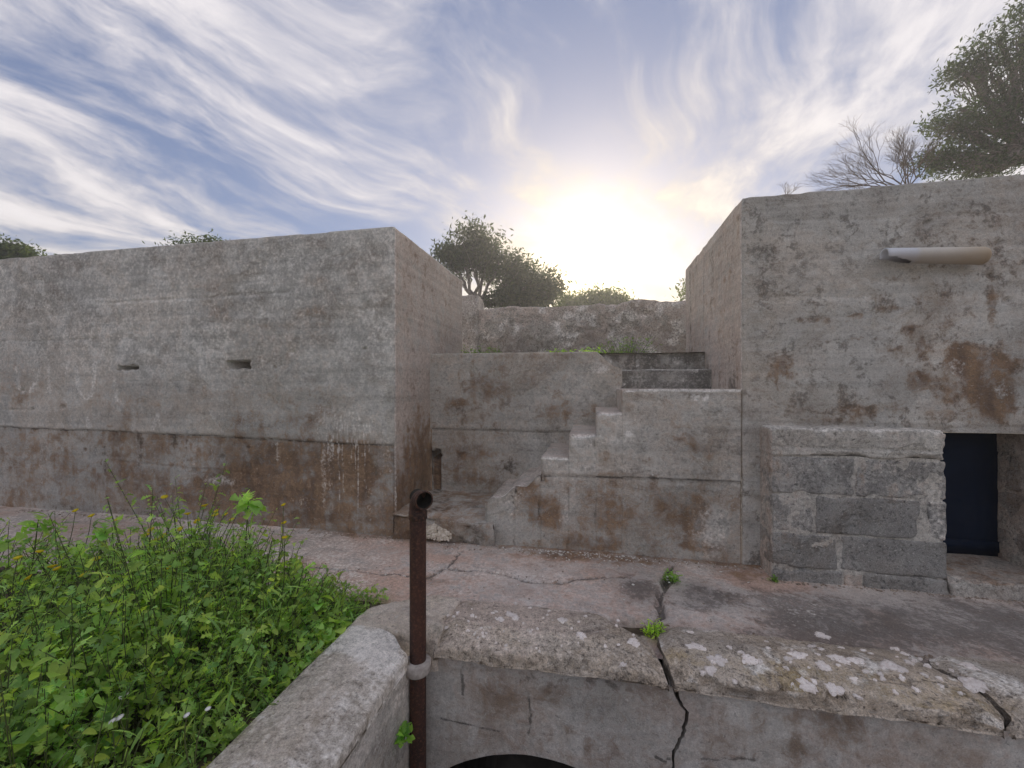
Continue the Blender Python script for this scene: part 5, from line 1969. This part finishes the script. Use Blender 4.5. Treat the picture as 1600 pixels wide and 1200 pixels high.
b = onZ(1048, 908, 0.0)
tuft('weed_tuft', (b[0], b[1], -0.02), 0.075, 0.14, 34, 'weed tuft with white blossoms in the walkway crack', 'plant', 801, (.75, .85, .7), .045, .6, 6, 2)
b = onZ(1024, 985, 0.05)
tuft('weed_tuft', (b[0], b[1] + .02, -0.02), 0.085, 0.15, 46, 'bright green feathery tuft growing from the gap between coping slabs', 'plant', 802, (1.7, 1.6, .7), .045, .35, 0, 2)
b = onY(628, 1150, 2.15)
tuft('weed_tuft', (XW + 0.015, 2.16, b[2] - .04), 0.05, 0.09, 16, 'little green weed growing from the parapet face beside the pipe', 'plant', 803, (.9, 1.1, .8), .06, 1.0, 0, 1)
for i, (u, v, rd, hg, tn, lab) in enumerate(((752, 548, .38, .26, (.55, .6, .5), 'dark green weeds at the left end of the terrace edge'), (876, 549, .30, .16, (1.6, 1.6, .6), 'bright grass tuft at the middle of the terrace edge'),
                                             (925, 549, .22, .16, (1.7, 1.7, .6), 'small bright grass tuft at the terrace edge near the broken corner'), (975, 549, .55, .36, (.6, .65, .5), 'low dark bush on the terrace behind the steps'))):
    b = onY(u, v, 6.6)
    tuft('terrace_weed', (b[0], 6.6, 2.06), rd, hg + .10, 80, lab, 'plant', 810 + i, tn, .075, .5, 0, 2 if i != 1 else 0)
b = onY(1205, 915, 3.85)
tuft('moss_tuft', (1.50, 3.84, 0.0), 0.05, 0.05, 14, 'small moss tuft at the corner of the block wall', 'plant', 820, (.7, .8, .6), .03, .6, 0, 0)


# ------------------------------------------------------------------ trees
def limb(T, a, b, r0, r1, rg, sag=0.1, nseg=5, n=6, wob=.05):
    a, b = np.array(a, float), np.array(b, float)
    L = np.linalg.norm(b - a)
    pts = []
    for i in range(nseg + 1):
        s = i / nseg
        p = a + (b - a) * s
        p = p + np.array([0, 0, -sag * L * math.sin(math.pi * s)])
        if 0 < i < nseg:
            p = p + rg.normal(0, wob * L, 3)
        pts.append(p)
    T.add(pts, list(np.linspace(r0, r1, nseg + 1)), n)
    return pts


def needle_cards(Lf, p, n, spread, size, rg, tintf):
    pass


def pine(name, base, fork, clusters, label, seed, trunk_r, leaf_n, leaf_sz, mat_leaf, twigs=9, bark=None, group=None, tint_rng=(.6, 1.3), warm=0.0):
    """clusters: (centre, radii) ellipsoids that hold foliage; each is fed by its own limb"""
    rg = np.random.default_rng(seed)
    root = empty(name, tuple(base), label, 'tree', group)
    T = Tubes()
    Vs, Fs, Cs, nv = [], [], [], 0
    base, fork = np.array(base, float), np.array(fork, float)
    limb(T, base, fork, trunk_r, trunk_r * .7, rg, 0, 5, 9, .015)
    tot = sum(r[0] * r[1] * r[2] for _, r in clusters) ** 1
    allp = []
    for c, r in clusters:
        c, r = np.array(c), np.array(r)
        pts = limb(T, fork + rg.normal(0, trunk_r * .3, 3), c, trunk_r * .42, trunk_r * .13, rg, .06, 6, 6, .03)
        nb = twigs
        for k in range(nb):
            d_ = rg.normal(0, 1, 3)
            d_ /= np.linalg.norm(d_)
            tip = c + d_ * r * rg.uniform(.55, 1.0)
            st = pts[rg.integers(2, 6)]
            tw = limb(T, st, tip, trunk_r * .07, trunk_r * .015, rg, .04, 4, 4, .05)
            allp.append(tw[-1])
            for j in range(3):
                e = tw[rg.integers(2, 5)]
                d2 = rg.normal(0, 1, 3)
                d2 /= np.linalg.norm(d2)
                tip2 = e + d2 * r * rg.uniform(.15, .42)
                if np.sum(((tip2 - c) / r) ** 2) > 1.25:
                    tip2 = c + (tip2 - c) * .8
                limb(T, e, tip2, trunk_r * .025, trunk_r * .008, rg, 0, 2, 3, .05)
                allp.append(tip2)
    allp = np.array(allp)
    per = max(1, int(leaf_n / len(allp)))
    C = np.repeat(allp, per, axis=0)
    n = len(C)
    # tufts: leaves gather round sprigs
    C = C + rg.normal(0, leaf_sz * 1.35, (n, 3)) * np.array([1, 1, .7])
    ax1 = rg.normal(0, 1, (n, 3)) + np.array([0, 0, .5])
    ax1 /= np.linalg.norm(ax1, axis=1)[:, None]
    ax2 = np.cross(ax1, rg.normal(0, 1, (n, 3)))
    ax2 /= np.linalg.norm(ax2, axis=1)[:, None]
    L = leaf_sz * rg.uniform(.6, 1.4, n)[:, None]
    W = L * rg.uniform(.10, .20, n)[:, None]
    V = np.stack([C - ax1 * L * .5, C + ax2 * W, C + ax1 * L * .5, C - ax2 * W], 1).reshape(-1, 3)
    F = np.arange(4 * n).reshape(n, 4)
    br = rg.uniform(*tint_rng, n)
    clump = 0.75 + 0.5 * fbm(C, 1.3, 3, seed)
    br = br * clump
    yel = rg.uniform(-.1, .15, n)
    col_ = np.stack([br * (1 + yel + warm), br * (1 + .3 * yel + warm * .6), br * (1 - yel - warm * .5), np.ones(n)], 1)
    T.build('trunk', bark or M_BARK, root)
    mk('crown', V, F, mat_leaf, root, False, None, np.repeat(col_, 4, axis=0))
    return root


def cl(u, v, dep, ru, rv, rd=None):
    k = dep / FPX
    return (onD(u, v, dep), (ru * k, (rd or ru) * k, rv * k))


D1 = 25.0
pine('pine_tree', (onD(752, 604, D1)[0], onD(752, 604, D1)[1], -0.05), onD(748, 476, D1),
     [cl(741, 372, D1, 26, 22), cl(720, 392, D1, 26, 18), cl(760, 388, D1, 30, 22), cl(697, 390, D1, 16, 12), cl(780, 408, D1, 32, 20), cl(812, 424, D1, 30, 20), cl(846, 440, D1, 28, 18),
      cl(858, 455, D1, 20, 14), cl(815, 455, D1, 34, 18), cl(790, 470, D1, 30, 12), cl(840, 468, D1, 30, 12)],
     'large spreading pine beyond the rear parapet left of the sun', 901, 0.32, 21000, .27, M_PINE, 13, tint_rng=(.4, 1.0))
D2 = 32.0
pine('round_tree', (onD(938, 604, D2)[0], onD(938, 604, D2)[1], -0.05), onD(938, 500, D2), [cl(930, 462, D2, 18, 12), cl(955, 463, D2, 20, 11), cl(905, 470, D2, 14, 7), cl(970, 470, D2, 10, 6), cl(940, 470, D2, 26, 8), cl(885, 472, D2, 10, 5)],
     'small round-topped tree glowing under the sun behind the parapet', 902, 0.2, 5200, .32, M_PINE, 9, tint_rng=(.9, 1.6), warm=.35)  # sun glow painted in as a brighter, warmer leaf tint
D3 = 20.0
pine('round_tree', (onD(1085, 604, D3)[0], onD(1085, 604, D3)[1], -0.05), onD(1085, 500, D3), [cl(1075, 455, D3, 12, 18), cl(1090, 452, D3, 16, 18)],
     'sliver of a thin tree at the far corner of the right bunker', 903, 0.12, 700, .22, M_PINE, 10, tint_rng=(.9, 1.6), warm=.3)
D4 = 13.0
pine('pine_tree', (onD(1640, 604, D4)[0], onD(1640, 604, D4)[1], -0.05), onD(1625, 240, D4),
     [cl(1560, 65, D4, 42, 22), cl(1600, 55, D4, 40, 30), cl(1525, 90, D4, 30, 18), cl(1500, 110, D4, 24, 14), cl(1560, 120, D4, 50, 24), cl(1610, 130, D4, 50, 40), cl(1500, 170, D4, 40, 18), cl(1545, 180, D4, 50, 24), cl(1475, 195, D4, 26, 12),
      cl(1600, 200, D4, 50, 30), cl(1520, 220, D4, 50, 22), cl(1480, 238, D4, 34, 14), cl(1570, 250, D4, 60, 24), cl(1510, 262, D4, 50, 12), cl(1640, 90, D4, 50, 50), cl(1680, 180, D4, 60, 60), cl(1450, 250, D4, 20, 10), cl(1600, 20, D4, 30, 14)],
     'big evergreen tree with grey limbs over the right bunker', 904, 0.40, 16000, .14, M_PINE, 12, tint_rng=(.45, 1.05), warm=-.12)
# bushy crowns showing over the left bunker
D5 = 16.0
pine('shrub_tree', (onD(305, 604, D5)[0], onD(305, 604, D5)[1], -0.05), onD(305, 420, D5), [cl(290, 381, D5, 16, 5), cl(315, 378, D5, 20, 6), cl(335, 381, D5, 10, 4), cl(305, 392, D5, 40, 8)],
     'sparse bush tip showing over the left bunker roof', 905, 0.1, 1500, .15, M_PINE, 10)
pine('shrub_tree', (onD(10, 604, D5)[0], onD(10, 604, D5)[1], -0.05), onD(10, 440, D5), [cl(5, 390, D5, 26, 9), cl(30, 391, D5, 18, 8), cl(-20, 392, D5, 30, 12)],
     'dark bush top at the left edge above the bunker', 906, 0.1, 4200, .17, M_PINE, 10)


# bare tree: recursive forks
def bare_tree(name, base, start, dirs, label, seed, r0, L0, levels, cat='tree', spread=.5, up=.25):
    rg = np.random.default_rng(seed)
    root = empty(name, tuple(base), label, cat)
    T, T2 = Tubes(), Tubes()
    limb(T, base, start, r0 * 1.5, r0 * 1.2, rg, 0, 5, 8, .01)

    def grow(p, d_, L, r_, lev):
        q = p + d_ * L
        mid = (p + q) / 2 + rg.normal(0, .05 * L, 3)
        (T if lev >= levels - 1 else T2).add([p, mid, q], [r_, r_ * .88, r_ * .74], 6 if lev > 3 else 4 if lev > 1 else 3)
        if lev == 0:
            return
        nb = 2 if rg.random() < .35 else 3
        for k in range(nb):
            nd = d_ + rg.normal(0, spread, 3) * np.array([1, 1, .8]) + np.array([0, 0, up])
            nd /= np.linalg.norm(nd)
            grow(q if k < 2 else mid, nd, L * rg.uniform(.66, .92), r_ * (.74 if k == 0 else .6), lev - 1)
    for d_, s in dirs:
        d_ = np.array(d_, float)
        d_ /= np.linalg.norm(d_)
        grow(np.array(start), d_, L0 * s, r0 * .62, levels)
    T.build('trunk', M_TWIG, root)
    o = T2.build('twigs', M_TWIG, root)
    o['kind'] = 'stuff'
    return root


D6 = 11.0
s6 = onD(1415, 300, D6)
rv = np.array([CT, ST, 0])      # rightwards as the viewer sees it
fw = np.array([-ST, CT, 0])
bare_tree('bare_tree', (s6[0] + .2, s6[1], -0.05), s6,
          [(-rv * 1.0 + np.array([0, 0, .22]), 1.0), (-rv * .9 + np.array([0, 0, .45]), .95), (-rv * .4 + np.array([0, 0, .9]) + fw * .3, .7), (rv * .1 + np.array([0, 0, .9]), .65), (-rv * .7 + fw * .6 + np.array([0, 0, .3]), .7),
           (-rv * .6 - fw * .6 + np.array([0, 0, .35]), .7), (rv * .5 + np.array([0, 0, .8]) - fw * .2, .6)],
          'leafless tree with fanned twigs over the right bunker roof', 911, .034, .66, 6, 'tree', .33, .09)
s7 = onD(1232, 310, 9.0)
bare_tree('dry_shrub', (s7[0], s7[1], -0.05), s7, [(-rv * .3 + np.array([0, 0, .5]), 1), (rv * .3 + np.array([0, 0, .6]), 1), (np.array([0, .2, .6]), 1)],
          'few dry twigs sticking up over the right bunker corner', 912, .012, .13, 3, 'shrub', .4, .15)


# ================================================================== GLARE VEIL: volume added to imitate lens glare around the low sun
hz = bpy.data.materials.new('glare_veil_air')
hz.use_nodes = True
t = NT(hz.node_tree)
t.n.clear()
pv = t.node('ShaderNodeVolumePrincipled')
pv.inputs['Color'].default_value = (0.97, 0.97, 1.0, 1)
pv.inputs['Density'].default_value = 0.0042
pv.inputs['Anisotropy'].default_value = 0.55
out = t.node('ShaderNodeOutputMaterial')
t.l.new(pv.outputs[0], out.inputs['Volume'])
lo, hi = (-950, -950, -4.0), (950, 950, 14.6)
V = [(x, y, z) for z in (lo[2], hi[2]) for y in (lo[1], hi[1]) for x in (lo[0], hi[0])]
F = [(0, 2, 3, 1), (4, 5, 7, 6), (0, 1, 5, 4), (2, 6, 7, 3), (0, 4, 6, 2), (1, 3, 7, 5)]
o = mk('glare_veil', V, F, hz, None, False)
tag(o, 'thin bright veil added to imitate lens glare around the low sun', 'glare_veil', None, 'stuff')
